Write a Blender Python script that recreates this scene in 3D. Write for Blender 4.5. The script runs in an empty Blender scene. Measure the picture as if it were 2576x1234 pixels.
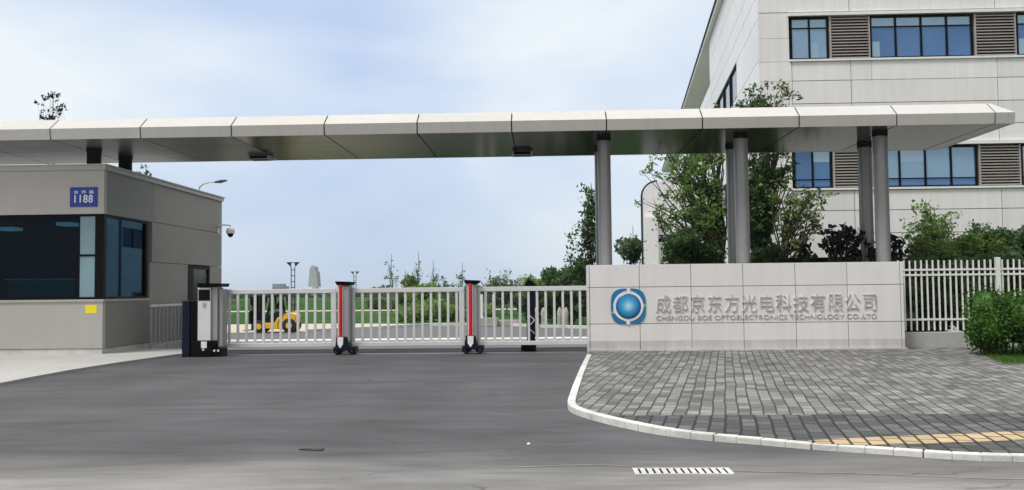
import bpy, bmesh, math, random
from mathutils import Vector, Matrix, noise
PI = math.pi; R = math.radians
S = bpy.context.scene; COL = S.collection

# ------------------------------------------------------------------ camera
F = 2294.0; CAMZ = 1.6                      # focal length in photo pixels (photo measured at 2576 x 1234)
cd = bpy.data.cameras.new('camera'); cam = bpy.data.objects.new('camera', cd); COL.objects.link(cam)
cd.sensor_width = 36; cd.lens = 36 * F / 2576; cd.clip_start = .1; cd.clip_end = 6000
CM = Matrix.Rotation(R(2.1), 3, 'Z') @ Matrix.Rotation(PI / 2 + math.atan(111 / F), 3, 'X') @ Matrix.Rotation(R(-.6), 3, 'Z')
cam.matrix_world = Matrix.Translation((0, 0, CAMZ)) @ CM.to_4x4()
S.camera = cam
def ray(px, py): return CM @ Vector(((px - 1288) / F, -(py - 617) / F, -1))
def at(px, py, Y):                          # photo pixel -> (x, z) on the upright plane y = Y
    d = ray(px, py); k = Y / d.y; return d.x * k, CAMZ + d.z * k
def gr(px, py, z=0):                        # photo pixel -> (x, y) on the level z
    d = ray(px, py); k = (z - CAMZ) / d.z; return d.x * k, d.y * k
def ax(px, Y, py=700): return at(px, py, Y)[0]
def az(py, Y, px=1288): return at(px, py, Y)[1]

# ------------------------------------------------------------------ sky and sun
SUN_EL, SUN_AZ = R(60), R(226)              # azimuth clockwise from +Y: behind the camera, a little to its left
W = bpy.data.worlds.new('World'); S.world = W; W.use_nodes = True
nt = W.node_tree; nt.nodes.clear()
def nn(t, kind, **kw):
    n = t.nodes.new(kind)
    for k, v in kw.items():
        if k in n.inputs: n.inputs[k].default_value = v
        else: setattr(n, k, v)
    return n
wo = nn(nt, 'ShaderNodeOutputWorld'); bg = nn(nt, 'ShaderNodeBackground'); bg.inputs['Strength'].default_value = .1
sky = nn(nt, 'ShaderNodeTexSky', sky_type='NISHITA', sun_disc=False, sun_elevation=SUN_EL, sun_rotation=SUN_AZ, air_density=1.2, dust_density=2.5, ozone_density=1.2)
tc = nn(nt, 'ShaderNodeTexCoord'); mp = nn(nt, 'ShaderNodeMapping'); mp.inputs['Scale'].default_value = (1.0, 1.0, 2.4); mp.inputs['Location'].default_value = (.35, .1, .25)
no = nn(nt, 'ShaderNodeTexNoise'); no.inputs['Scale'].default_value = 1.9; no.inputs['Detail'].default_value = 5; no.inputs['Roughness'].default_value = .45; no.inputs['Distortion'].default_value = .25
rp = nn(nt, 'ShaderNodeValToRGB'); rp.color_ramp.elements[0].position = .40; rp.color_ramp.elements[1].position = .66
rp.color_ramp.elements[0].color = (4.9, 6.3, 9.3, 1); rp.color_ramp.elements[1].color = (9.3, 10.0, 10.4, 1)
mx = nn(nt, 'ShaderNodeMix', data_type='RGBA'); mx.inputs['Factor'].default_value = .9
L = nt.links.new
L(tc.outputs['Generated'], mp.inputs['Vector']); L(mp.outputs['Vector'], no.inputs['Vector']); 
sp_ = nn(nt, 'ShaderNodeSeparateXYZ'); L(tc.outputs['Generated'], sp_.inputs[0])
def mth(op, a, b=0, c=None):
    n = nn(nt, 'ShaderNodeMath', operation=op)
    for i, q in enumerate((a, b) if c is None else (a, b, c)):
        if isinstance(q, (int, float)): n.inputs[i].default_value = q
        else: L(q, n.inputs[i])
    return n.outputs[0]
# cloud cover: broken by noise, thinner (bluer) in one part of the northern sky
thin = mth('ABSOLUTE', mth('ADD', sp_.outputs['X'], .20)); L(mth('MULTIPLY_ADD', thin, .42, mth('ADD', no.outputs['Fac'], -.05)), rp.inputs['Fac'])
# an overcast sky is about three times as bright overhead as near the horizon, and neutral there
up = nn(nt, 'ShaderNodeMapRange'); up.inputs['From Min'].default_value = .33; up.inputs['From Max'].default_value = 1; L(sp_.outputs['Z'], up.inputs['Value'])
mx2 = nn(nt, 'ShaderNodeMix', data_type='RGBA'); L(mth('MINIMUM', mth('MULTIPLY', up.outputs['Result'], 3), 1), mx2.inputs['Factor']); mx2.inputs['B'].default_value = (8.4, 8.3, 8.2, 1)
back = nn(nt, 'ShaderNodeMapRange'); back.inputs['From Min'].default_value = .15; back.inputs['From Max'].default_value = -.35; L(sp_.outputs['Y'], back.inputs['Value'])
mx3 = nn(nt, 'ShaderNodeMix', data_type='RGBA'); L(back.outputs['Result'], mx3.inputs['Factor']); mx3.inputs['B'].default_value = (6.2, 6.15, 6.1, 1)
L(sky.outputs['Color'], mx.inputs['A']); 
low = nn(nt, 'ShaderNodeMapRange'); low.inputs['From Min'].default_value = .16; low.inputs['From Max'].default_value = .0; low.inputs['To Max'].default_value = .75; L(sp_.outputs['Z'], low.inputs['Value'])
mx0 = nn(nt, 'ShaderNodeMix', data_type='RGBA'); L(low.outputs['Result'], mx0.inputs['Factor']); L(rp.outputs['Color'], mx0.inputs['A']); mx0.inputs['B'].default_value = (6.5, 7.7, 8.9, 1)
L(mx0.outputs['Result'], mx.inputs['B']); L(mx.outputs['Result'], mx2.inputs['A']); L(mx2.outputs['Result'], mx3.inputs['A'])
sc_ = nn(nt, 'ShaderNodeVectorMath', operation='SCALE'); L(mx3.outputs['Result'], sc_.inputs[0]); L(mth('MULTIPLY_ADD', up.outputs['Result'], 1.2, 1.0), sc_.inputs['Scale']); east = nn(nt, 'ShaderNodeMapRange'); east.inputs['From Min'].default_value = .51; east.inputs['From Max'].default_value = .75; east.inputs['To Min'].default_value = 1; east.inputs['To Max'].default_value = .2; L(sp_.outputs['X'], east.inputs['Value'])  # sky out of view to the right dimmed, added to darken right-facing walls
sc2 = nn(nt, 'ShaderNodeVectorMath', operation='SCALE'); L(sc_.outputs[0], sc2.inputs[0]); L(east.outputs['Result'], sc2.inputs['Scale']); L(sc2.outputs[0], bg.inputs['Color'])
L(bg.outputs['Background'], wo.inputs['Surface'])
sl = bpy.data.lights.new('sun', 'SUN'); sl.energy = 2.6; sl.angle = R(16); sl.color = (1, .96, .92)
so = bpy.data.objects.new('sun', sl); COL.objects.link(so)
so.rotation_euler = Vector((-math.sin(SUN_AZ) * math.cos(SUN_EL), -math.cos(SUN_AZ) * math.cos(SUN_EL), -math.sin(SUN_EL))).to_track_quat('-Z', 'Y').to_euler()
so.location = (-20, -30, 60)
S.view_settings.view_transform = 'Standard'; S.view_settings.look = 'None'; S.view_settings.exposure = 0; S.view_settings.gamma = 1
S.cycles.max_bounces = 8; S.cycles.transparent_max_bounces = 12; S.cycles.volume_bounces = 0

# ------------------------------------------------------------------ materials
def mat(name, c, rough=.6, metal=0, var=.12, scale=3.0, bump=0, bscale=None, spec=.5, stretch=None, c2=None, dirt=0, coat=0, streak=0, island=0):
    m = bpy.data.materials.new(name); m.use_nodes = True; t = m.node_tree; b = t.nodes['Principled BSDF']; l = t.links.new
    b.inputs['Roughness'].default_value = rough; b.inputs['Metallic'].default_value = metal; b.inputs['Specular IOR Level'].default_value = spec
    b.inputs['Coat Weight'].default_value = coat
    co = nn(t, 'ShaderNodeTexCoord'); ma = nn(t, 'ShaderNodeMapping'); ma.inputs['Scale'].default_value = stretch or (1, 1, 1)
    l(co.outputs['Object'], ma.inputs['Vector'])
    n = nn(t, 'ShaderNodeTexNoise'); n.inputs['Scale'].default_value = scale; n.inputs['Detail'].default_value = 6; n.inputs['Roughness'].default_value = .6
    l(ma.outputs['Vector'], n.inputs['Vector'])
    r = nn(t, 'ShaderNodeValToRGB'); e = r.color_ramp.elements; e[0].position = .32; e[1].position = .68
    a = [x * (1 - var) for x in c]; d = [min(1, x * (1 + var)) for x in (c2 or c)]
    e[0].color = (*a, 1); e[1].color = (*d, 1)
    l(n.outputs['Fac'], r.inputs['Fac']); out = r.outputs['Color']
    if dirt:
        g = nn(t, 'ShaderNodeTexNoise'); g.inputs['Scale'].default_value = .55; g.inputs['Detail'].default_value = 8; g.inputs['Roughness'].default_value = .7; g.inputs['Distortion'].default_value = .6
        l(ma.outputs['Vector'], g.inputs['Vector'])
        gr_ = nn(t, 'ShaderNodeMapRange'); gr_.inputs['From Min'].default_value = .35; gr_.inputs['From Max'].default_value = .7
        gr_.inputs['To Min'].default_value = 1 - dirt; gr_.inputs['To Max'].default_value = 1 + dirt * .3
        l(g.outputs['Fac'], gr_.inputs['Value'])
        x = nn(t, 'ShaderNodeMix', data_type='RGBA', blend_type='MULTIPLY'); x.inputs['Factor'].default_value = 1
        l(out, x.inputs['A']); l(gr_.outputs['Result'], x.inputs['B']); out = x.outputs['Result']
    if streak:
        sm = nn(t, 'ShaderNodeMapping'); sm.inputs['Scale'].default_value = (5, 5, .22); l(co.outputs['Object'], sm.inputs['Vector'])
        g = nn(t, 'ShaderNodeTexNoise'); g.inputs['Scale'].default_value = 1.0; g.inputs['Detail'].default_value = 7; g.inputs['Roughness'].default_value = .65; l(sm.outputs['Vector'], g.inputs['Vector'])
        q = nn(t, 'ShaderNodeMapRange'); q.inputs['From Min'].default_value = .42; q.inputs['From Max'].default_value = .75; q.inputs['To Min'].default_value = 1; q.inputs['To Max'].default_value = 1 - streak; l(g.outputs['Fac'], q.inputs['Value'])
        x = nn(t, 'ShaderNodeMix', data_type='RGBA', blend_type='MULTIPLY'); x.inputs['Factor'].default_value = 1; l(out, x.inputs['A']); l(q.outputs['Result'], x.inputs['B']); out = x.outputs['Result']
    if island:
        gi = nn(t, 'ShaderNodeNewGeometry'); q = nn(t, 'ShaderNodeMapRange'); q.inputs['To Min'].default_value = 1 - island; q.inputs['To Max'].default_value = 1 + island * .3; l(gi.outputs['Random Per Island'], q.inputs['Value'])
        x = nn(t, 'ShaderNodeMix', data_type='RGBA', blend_type='MULTIPLY'); x.inputs['Factor'].default_value = 1; l(out, x.inputs['A']); l(q.outputs['Result'], x.inputs['B']); out = x.outputs['Result']
    l(out, b.inputs['Base Color'])
    if bump:
        f = nn(t, 'ShaderNodeTexNoise'); f.inputs['Scale'].default_value = bscale or scale * 6; f.inputs['Detail'].default_value = 4
        l(co.outputs['Object'], f.inputs['Vector'])
        bp = nn(t, 'ShaderNodeBump'); bp.inputs['Strength'].default_value = bump; bp.inputs['Distance'].default_value = .02
        l(f.outputs['Fac'], bp.inputs['Height']); l(bp.outputs['Normal'], b.inputs['Normal'])
    return m
def leafmat(name, c1, c2, scale=1.6, trans=.25):
    m = bpy.data.materials.new(name); m.use_nodes = True; t = m.node_tree; b = t.nodes['Principled BSDF']; l = t.links.new
    co = nn(t, 'ShaderNodeTexCoord'); n = nn(t, 'ShaderNodeTexNoise'); n.inputs['Scale'].default_value = scale; n.inputs['Detail'].default_value = 8; n.inputs['Roughness'].default_value = .8
    l(co.outputs['Object'], n.inputs['Vector'])
    r = nn(t, 'ShaderNodeValToRGB'); e = r.color_ramp.elements; e[0].position = .35; e[1].position = .65; e[0].color = (*c1, 1); e[1].color = (*c2, 1)
    l(n.outputs['Fac'], r.inputs['Fac']); l(r.outputs['Color'], b.inputs['Base Color'])
    b.inputs['Roughness'].default_value = .55; b.inputs['Specular IOR Level'].default_value = .35
    tr = nn(t, 'ShaderNodeBsdfTranslucent'); l(r.outputs['Color'], tr.inputs['Color'])
    ms = nn(t, 'ShaderNodeMixShader'); ms.inputs['Fac'].default_value = trans
    l(b.outputs['BSDF'], ms.inputs[1]); l(tr.outputs['BSDF'], ms.inputs[2]); l(ms.outputs['Shader'], t.nodes['Material Output'].inputs['Surface'])
    return m
def glassmat(name, tint, refl=.35, rough=.02):
    m = bpy.data.materials.new(name); m.use_nodes = True; t = m.node_tree; t.nodes.remove(t.nodes['Principled BSDF']); l = t.links.new
    tr = nn(t, 'ShaderNodeBsdfTransparent'); tr.inputs['Color'].default_value = (*tint, 1)
    g = nn(t, 'ShaderNodeBsdfGlossy'); g.inputs['Color'].default_value = (.55, .75, 1, 1); g.inputs['Roughness'].default_value = rough
    fr = nn(t, 'ShaderNodeFresnel'); fr.inputs['IOR'].default_value = 1.4
    mu = nn(t, 'ShaderNodeMath', operation='MULTIPLY'); mu.inputs[1].default_value = refl; l(fr.outputs['Fac'], mu.inputs[0])
    ms = nn(t, 'ShaderNodeMixShader'); l(mu.outputs[0], ms.inputs['Fac']); l(tr.outputs[0], ms.inputs[1]); l(g.outputs[0], ms.inputs[2])
    l(ms.outputs[0], t.nodes['Material Output'].inputs['Surface']); return m
def bluepane(name, c, var=.15):
    m = mat(name, c, rough=.06, metal=.55, var=var, scale=.35); return m

def pavermat(name, cA, cB, mortar, bw, rh, ang, msize=.014, stain=.3):
    m = bpy.data.materials.new(name); m.use_nodes = True; t = m.node_tree; b = t.nodes['Principled BSDF']; l = t.links.new
    co = nn(t, 'ShaderNodeTexCoord')
    wn = nn(t, 'ShaderNodeTexNoise'); wn.inputs['Scale'].default_value = .9; wn.inputs['Detail'].default_value = 3
    l(co.outputs['Object'], wn.inputs['Vector'])
    vm = nn(t, 'ShaderNodeVectorMath', operation='MULTIPLY_ADD'); vm.inputs[1].default_value = (.07, .07, 0)
    l(wn.outputs['Color'], vm.inputs[0]); l(co.outputs['Object'], vm.inputs[2])
    ma = nn(t, 'ShaderNodeMapping'); ma.inputs['Rotation'].default_value = (0, 0, ang); l(vm.outputs[0], ma.inputs['Vector'])
    k = nn(t, 'ShaderNodeTexBrick', offset=.5); k.inputs['Scale'].default_value = 1; k.inputs['Brick Width'].default_value = bw; k.inputs['Row Height'].default_value = rh
    k.inputs['Mortar Size'].default_value = msize; k.inputs['Mortar Smooth'].default_value = .25; k.inputs['Bias'].default_value = 0
    k.inputs['Color1'].default_value = (*cA, 1); k.inputs['Color2'].default_value = (*cB, 1); k.inputs['Mortar'].default_value = (*mortar, 1)
    l(ma.outputs['Vector'], k.inputs['Vector'])
    n = nn(t, 'ShaderNodeTexNoise'); n.inputs['Scale'].default_value = .8; n.inputs['Detail'].default_value = 9; n.inputs['Roughness'].default_value = .75
    l(co.outputs['Object'], n.inputs['Vector'])
    mr = nn(t, 'ShaderNodeMapRange'); mr.inputs['From Min'].default_value = .35; mr.inputs['From Max'].default_value = .65; mr.inputs['To Min'].default_value = 1 - stain; mr.inputs['To Max'].default_value = 1 + stain
    l(n.outputs['Fac'], mr.inputs['Value'])
    x = nn(t, 'ShaderNodeMix', data_type='RGBA', blend_type='MULTIPLY'); x.inputs['Factor'].default_value = 1
    l(k.outputs['Color'], x.inputs['A']); l(mr.outputs['Result'], x.inputs['B']); l(x.outputs['Result'], b.inputs['Base Color'])
    b.inputs['Roughness'].default_value = .8
    iv = nn(t, 'ShaderNodeMath', operation='SUBTRACT'); iv.inputs[0].default_value = 1; l(k.outputs['Fac'], iv.inputs[1])
    n2 = nn(t, 'ShaderNodeTexNoise'); n2.inputs['Scale'].default_value = 35; l(co.outputs['Object'], n2.inputs['Vector'])
    ad = nn(t, 'ShaderNodeMath', operation='MULTIPLY_ADD'); ad.inputs[1].default_value = .5; l(n2.outputs['Fac'], ad.inputs[0]); l(iv.outputs[0], ad.inputs[2])
    bp = nn(t, 'ShaderNodeBump'); bp.inputs['Strength'].default_value = .6; bp.inputs['Distance'].default_value = .012; l(ad.outputs[0], bp.inputs['Height']); l(bp.outputs['Normal'], b.inputs['Normal'])
    return m

def roadmat():
    m = bpy.data.materials.new('asphalt'); m.use_nodes = True; t = m.node_tree; b = t.nodes['Principled BSDF']; l = t.links.new
    co = nn(t, 'ShaderNodeTexCoord'); O = co.outputs['Object']
    def noi(sc, det=5, ro=.6, st=(1, 1, 1), dist=0):
        ma = nn(t, 'ShaderNodeMapping'); ma.inputs['Scale'].default_value = st; l(O, ma.inputs['Vector'])
        n = nn(t, 'ShaderNodeTexNoise'); n.inputs['Scale'].default_value = sc; n.inputs['Detail'].default_value = det; n.inputs['Roughness'].default_value = ro; n.inputs['Distortion'].default_value = dist
        l(ma.outputs['Vector'], n.inputs['Vector']); return n.outputs['Fac']
    def rng(v, a, b_, c, d):
        n = nn(t, 'ShaderNodeMapRange'); n.inputs['From Min'].default_value = a; n.inputs['From Max'].default_value = b_; n.inputs['To Min'].default_value = c; n.inputs['To Max'].default_value = d; l(v, n.inputs['Value']); return n.outputs['Result']
    def mul(a, v, mode='MULTIPLY', fac=1):
        x = nn(t, 'ShaderNodeMix', data_type='RGBA', blend_type=mode); x.inputs['Factor'].default_value = fac; l(a, x.inputs['A']); l(v, x.inputs['B']); return x.outputs['Result']
    def mm(op, a, b_):
        n = nn(t, 'ShaderNodeMath', operation=op)
        for i, q in enumerate((a, b_)):
            if isinstance(q, (int, float)): n.inputs[i].default_value = q
            else: l(q, n.inputs[i])
        return n.outputs[0]
    # newer dark driveway surface giving way to the dusty, worn street
    sp = nn(t, 'ShaderNodeSeparateXYZ'); l(O, sp.inputs[0])
    yy = mm('ADD', sp.outputs['Y'], mm('MULTIPLY', noi(.55, 5, .6, (.5, 1, 1)), 2.2))
    f = rng(yy, 10.2, 8.3, 0, 1)
    mx_ = nn(t, 'ShaderNodeMix', data_type='RGBA'); l(f, mx_.inputs['Factor']); mx_.inputs['A'].default_value = (.072, .074, .080, 1); mx_.inputs['B'].default_value = (.25, .246, .236, 1)
    c = mx_.outputs['Result']
    c = mul(c, rng(noi(.8, 8, .68, (.30, 1, 1), .6), .36, .66, .70, 1.22))      # broad worn streaks
    c = mul(c, rng(noi(3.2, 6, .7, (.22, 1.3, 1), .3), .40, .70, 1.06, .74))   # thin drag marks
    c = mul(c, rng(noi(95, 3, .7), .35, .7, .78, 1.28))                          # aggregate
    w = nn(t, 'ShaderNodeTexWave', wave_type='BANDS', bands_direction='X'); w.inputs['Scale'].default_value = .16; w.inputs['Distortion'].default_value = 1.2; w.inputs['Detail'].default_value = 2; w.inputs['Detail Scale'].default_value = .4; l(O, w.inputs['Vector'])
    c = mul(c, rng(w.outputs['Fac'], 0, 1, .93, 1.05))                             # tyre paths
    v = nn(t, 'ShaderNodeTexVoronoi', feature='DISTANCE_TO_EDGE'); v.inputs['Scale'].default_value = .33
    wn = nn(t, 'ShaderNodeTexNoise'); wn.inputs['Scale'].default_value = 1.4; wn.inputs['Detail'].default_value = 6; l(O, wn.inputs['Vector'])
    vm = nn(t, 'ShaderNodeVectorMath', operation='MULTIPLY_ADD'); vm.inputs[1].default_value = (.9, .9, 0); l(wn.outputs['Color'], vm.inputs[0]); l(O, vm.inputs[2]); l(vm.outputs[0], v.inputs['Vector'])
    crack = rng(v.outputs['Distance'], .0015, .006, 1, 0); cm = mm('MULTIPLY', crack, rng(noi(.5, 2), .52, .60, 0, .55))
    x = nn(t, 'ShaderNodeMix', data_type='RGBA'); l(cm, x.inputs['Factor']); l(c, x.inputs['A']); x.inputs['B'].default_value = (.018, .018, .018, 1)
    l(x.outputs['Result'], b.inputs['Base Color']); b.inputs['Roughness'].default_value = .82
    bp = nn(t, 'ShaderNodeBump'); bp.inputs['Strength'].default_value = .5; bp.inputs['Distance'].default_value = .006; l(noi(110, 3, .8), bp.inputs['Height']); l(bp.outputs['Normal'], b.inputs['Normal'])
    return m

M = dict(
    asphalt=roadmat(),
    inner=mat('inner_asphalt', (.11, .112, .115), .85, var=.08, scale=4, dirt=.15),
    pave=pavermat('pavers', (.095, .095, .092), (.24, .24, .232), (.035, .035, .034), .30, .155, R(101), .012, stain=.30),
    pave2=pavermat('dark_pavers', (.04, .045, .048), (.12, .123, .122), (.012, .012, .013), .30, .17, R(101), .017, stain=.3),
    tactile=pavermat('tactile_pavers', (.38, .28, .15), (.48, .37, .22), (.03, .027, .02), .30, .17, R(101), .016, stain=.2),
    kerb=mat('kerb_stone', (.66, .655, .63), .75, var=.12, scale=4, bump=.3, bscale=30, dirt=.35),
    concrete=mat('pale_concrete', (.42, .42, .405), .8, var=.07, scale=6, bump=.15, dirt=.12),
    sand=mat('sandy_concrete', (.46, .41, .31), .9, var=.1, scale=1.5),
    grass=mat('grass', (.014, .060, .005), .95, spec=.1, var=.35, scale=.25, c2=(.028, .085, .010), bump=.3, bscale=3),
    clad=mat('wall_cladding', (.77, .76, .75), .42, var=.025, scale=.7, dirt=.06, streak=.07, island=.05),
    plinth=mat('foot_shadow_cladding', (.62, .615, .59), .55, var=.04, scale=1.2, dirt=.15, streak=.2, island=.05),
    bclad=mat('building_cladding', (.83, .825, .83), .4, var=.03, scale=.4, dirt=.05, streak=.10, island=.07),
    booth_shade_long=mat('booth_panel_shaded', (.33, .32, .30), .5, metal=.0, var=.03, scale=.8, dirt=.06, streak=.04, island=.04, spec=.3),  # booth cladding again, darker: shade of the long side put into the colour
    booth_shade_corner=mat('booth_corner_panel_shaded', (.22, .215, .205), .42, metal=.1, var=.03, scale=.8, dirt=.06, streak=.04),  # darkest copy of the cladding: shade by the corner put into the colour
    seam=mat('seam', (.06, .06, .06), .8),
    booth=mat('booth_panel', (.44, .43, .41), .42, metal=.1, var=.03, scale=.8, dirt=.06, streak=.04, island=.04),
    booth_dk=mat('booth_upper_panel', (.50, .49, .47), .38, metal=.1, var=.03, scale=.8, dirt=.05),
    fascia=mat('canopy_panel', (.53, .52, .495), .33, metal=.1, var=.02, scale=.6, dirt=.04, streak=.08, island=.05),
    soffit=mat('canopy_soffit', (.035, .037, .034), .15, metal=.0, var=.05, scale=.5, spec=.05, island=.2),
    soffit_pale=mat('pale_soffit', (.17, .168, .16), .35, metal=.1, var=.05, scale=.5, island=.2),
    column=mat('column_paint', (.30, .305, .31), .35, metal=.3, var=.05, scale=1.2, dirt=.08),
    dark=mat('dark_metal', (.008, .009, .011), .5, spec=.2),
    black=mat('black_plastic', (.004, .004, .005), .45, spec=.10),
    navy=mat('navy_panel', (.006, .010, .026), .4, spec=.15),
    alu=mat('gate_aluminium', (.74, .74, .76), .35, metal=.35, var=.05, scale=2),
    alu_dk=mat('grey_aluminium', (.36, .37, .38), .4, metal=.4, var=.05),
    red=mat('red_stripe', (.60, .012, .02), .4, var=.05),
    pinkw=mat('pale_edge', (.8, .62, .64), .4), white=mat('white_paint', (.82, .82, .82), .4, var=.04, dirt=.06),
    wfence=mat('fence_paint', (.80, .80, .79), .45, var=.04, dirt=.08),
    yellowp=mat('yellow_paper', (.85, .70, .02), .6, var=.03), blueplate=mat('blue_enamel', (.012, .045, .36), .25, var=.12, scale=9),
    silver=mat('letter_metal', (.58, .585, .59), .35, metal=.4, var=.3, scale=9),
    eblue=mat('emblem_blue', (.008, .17, .38), .35, var=.06), glass=glassmat('dark_glass', (.31, .48, .53), .45),
    frost=mat('pale_blind', (.20, .32, .37), .35, var=.08, scale=1.2), teal=mat('teal_glass', (.05, .20, .23), .15, var=.15),
    room=mat('room_dark', (.008, .022, .035), .7), pane=bluepane('blue_pane', (.11, .23, .45)), pane2=bluepane('pale_blue_pane', (.27, .43, .60), .06),
    pane3=bluepane('blind_pane', (.33, .50, .64), .05),
    louvre=mat('louvre_metal', (.42, .39, .36), .4, metal=.2, var=.06, scale=1, dirt=.15),
    bark=mat('bark', (.045, .038, .03), .9, var=.3, scale=8), barkg=mat('pale_bark', (.16, .17, .15), .9, var=.3, scale=8),
    leaf=leafmat('leaf_green', (.05, .13, .022), (.28, .44, .11), 1.6, .38), leafd=leafmat('leaf_dark', (.012, .04, .01), (.09, .18, .045), 1.6),
    leafb=leafmat('leaf_bright', (.008, .04, .005), (.085, .22, .022), 2.2), leafy=leafmat('leaf_yellowish', (.045, .09, .015), (.20, .28, .07), 1.8),
    leafg=leafmat('leaf_greyish', (.05, .10, .05), (.16, .25, .12), 2), leafk=leafmat('leaf_blackish', (.004, .008, .006), (.012, .028, .018), 3, .08),
    yellow=mat('forklift_yellow', (.80, .47, .015), .35, var=.06, coat=.3), tyre=mat('rubber', (.015, .015, .015), .85),
    seatteal=mat('teal_panel', (.06, .25, .24), .4), tower=mat('tower_grey', (.42, .45, .49), .8, var=.1, scale=.4), far=mat('far_wall', (.32, .38, .45), .8, var=.25, scale=.3),
    wire=mat('dark_steel', (.03, .035, .04), .5, metal=.3), stone=mat('white_stone', (.36, .35, .32), .8, var=.15, scale=3),
)
M['lit'] = mat('lit_panel', (.5, .6, .65), .5); M['lit'].node_tree.nodes['Principled BSDF'].inputs['Emission Color'].default_value = (.6, .8, 1, 1); M['lit'].node_tree.nodes['Principled BSDF'].inputs['Emission Strength'].default_value = .35
bm_ = bpy.data.materials.new('emblem_ball'); bm_.use_nodes = True; t = bm_.node_tree
g_co = nn(t, 'ShaderNodeTexCoord'); g_l = nn(t, 'ShaderNodeVectorMath', operation='LENGTH'); g_m = nn(t, 'ShaderNodeMapRange'); g_m.inputs['From Max'].default_value = .3
g_r = nn(t, 'ShaderNodeValToRGB'); g_e = g_r.color_ramp.elements; g_e[0].color = (.62, .88, 1, 1); g_e[1].color = (.006, .12, .32, 1); g_e[1].position = .95
g_n = g_r.color_ramp.elements.new(.5); g_n.color = (.05, .38, .68, 1)
t.links.new(g_co.outputs['Object'], g_l.inputs[0]); t.links.new(g_l.outputs['Value'], g_m.inputs['Value']); t.links.new(g_m.outputs['Result'], g_r.inputs['Fac']); t.links.new(g_r.outputs['Color'], t.nodes['Principled BSDF'].inputs['Base Color'])
t.nodes['Principled BSDF'].inputs['Roughness'].default_value = .3
M['ball'] = bm_

# ------------------------------------------------------------------ mesh helpers
class MB:
    def __init__(s): s.v = []; s.f = []
    def add(s, vs, fs):
        n = len(s.v); s.v += [tuple(v) for v in vs]; s.f += [tuple(i + n for i in f) for f in fs]; return s
    def box(s, x0, x1, y0, y1, z0, z1):
        return s.add([(x0, y0, z0), (x1, y0, z0), (x1, y1, z0), (x0, y1, z0), (x0, y0, z1), (x1, y0, z1), (x1, y1, z1), (x0, y1, z1)],
                     [(0, 3, 2, 1), (4, 5, 6, 7), (0, 1, 5, 4), (1, 2, 6, 5), (2, 3, 7, 6), (3, 0, 4, 7)])
    def hexa(s, lo, hi):                    # two quads -> closed solid
        return s.add(list(lo) + list(hi), [(0, 3, 2, 1), (4, 5, 6, 7), (0, 1, 5, 4), (1, 2, 6, 5), (2, 3, 7, 6), (3, 0, 4, 7)])
    def prism(s, pts, ext):                 # planar outline (3-D points) pushed by ext
        n = len(pts); e = Vector(ext); a = [Vector(p) for p in pts]; b = [p + e for p in a]
        return s.add(a + b, [tuple(range(n))[::-1], tuple(range(n, 2 * n))] + [(i, (i + 1) % n, n + (i + 1) % n, n + i) for i in range(n)])
    def tube(s, pts, rad, sides=8, cap=True):
        pts = [Vector(p) for p in pts]; n = len(pts)
        if not hasattr(rad, '__len__'): rad = [rad] * n
        vs = []; fs = []
        for i, p in enumerate(pts):
            d = (pts[min(i + 1, n - 1)] - pts[max(i - 1, 0)]);
            d = d.normalized() if d.length > 1e-9 else Vector((0, 0, 1))
            u = d.cross(Vector((0, 0, 1))) if abs(d.z) < .9 else d.cross(Vector((1, 0, 0)))
            u.normalize(); w = d.cross(u)
            for k in range(sides):
                a = 2 * PI * k / sides; vs.append(p + (u * math.cos(a) + w * math.sin(a)) * rad[i])
        for i in range(n - 1):
            for k in range(sides):
                a, b = i * sides + k, i * sides + (k + 1) % sides; fs.append((a, b, b + sides, a + sides))
        if cap: fs += [tuple(range(sides))[::-1], tuple(range((n - 1) * sides, n * sides))]
        return s.add(vs, fs)
    def ball(s, c, r, seg=16, rings=8, zlo=-1):
        c = Vector(c); r = Vector(r) if hasattr(r, '__len__') else Vector((r, r, r)); vs = []; fs = []
        for i in range(rings + 1):
            z = zlo + (1 - zlo) * i / rings; z = math.sin(-PI / 2 + PI * i / rings) if zlo == -1 else z; q = math.sqrt(max(0, 1 - z * z))
            for k in range(seg): a = 2 * PI * k / seg; vs.append((c.x + r.x * q * math.cos(a), c.y + r.y * q * math.sin(a), c.z + r.z * z))
        for i in range(rings):
            for k in range(seg): a, b = i * seg + k, i * seg + (k + 1) % seg; fs.append((a, b, b + seg, a + seg))
        return s.add(vs, fs)
    def sheet(s, pts): return s.add(pts, [tuple(range(len(pts)))])
    def build(s, name, m, parent=None, bevel=0, smooth=False, loc=None):
        me = bpy.data.meshes.new(name); off = Vector(loc) if loc else None
        vs = [tuple(Vector(v) - off) for v in s.v] if off else s.v
        me.from_pydata(vs, [], s.f); me.update()
        b = bmesh.new(); b.from_mesh(me); bmesh.ops.remove_doubles(b, verts=b.verts, dist=1e-6) if smooth else None
        bmesh.ops.recalc_face_normals(b, faces=b.faces); b.to_mesh(me); b.free()
        me.materials.append(m)
        if smooth:
            for p in me.polygons: p.use_smooth = True
            me.set_sharp_from_angle(angle=R(35))
        o = bpy.data.objects.new(name, me); COL.objects.link(o)
        if off: o.location = off
        if parent:
            o.parent = parent
            wl = Vector(parent['_w']) if '_w' in parent else Vector((0, 0, 0))
            o.location = (off or Vector((0, 0, 0))) - wl
        o['_w'] = list(off or (0, 0, 0))
        if bevel:
            d = o.modifiers.new('bevel', 'BEVEL'); d.width = bevel; d.segments = 2; d.limit_method = 'ANGLE'
        return o
def empty(name, loc=(0, 0, 0)):
    o = bpy.data.objects.new(name, None); COL.objects.link(o); o.location = loc; o['_w'] = list(loc); o.empty_display_size = .3; return o
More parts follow.
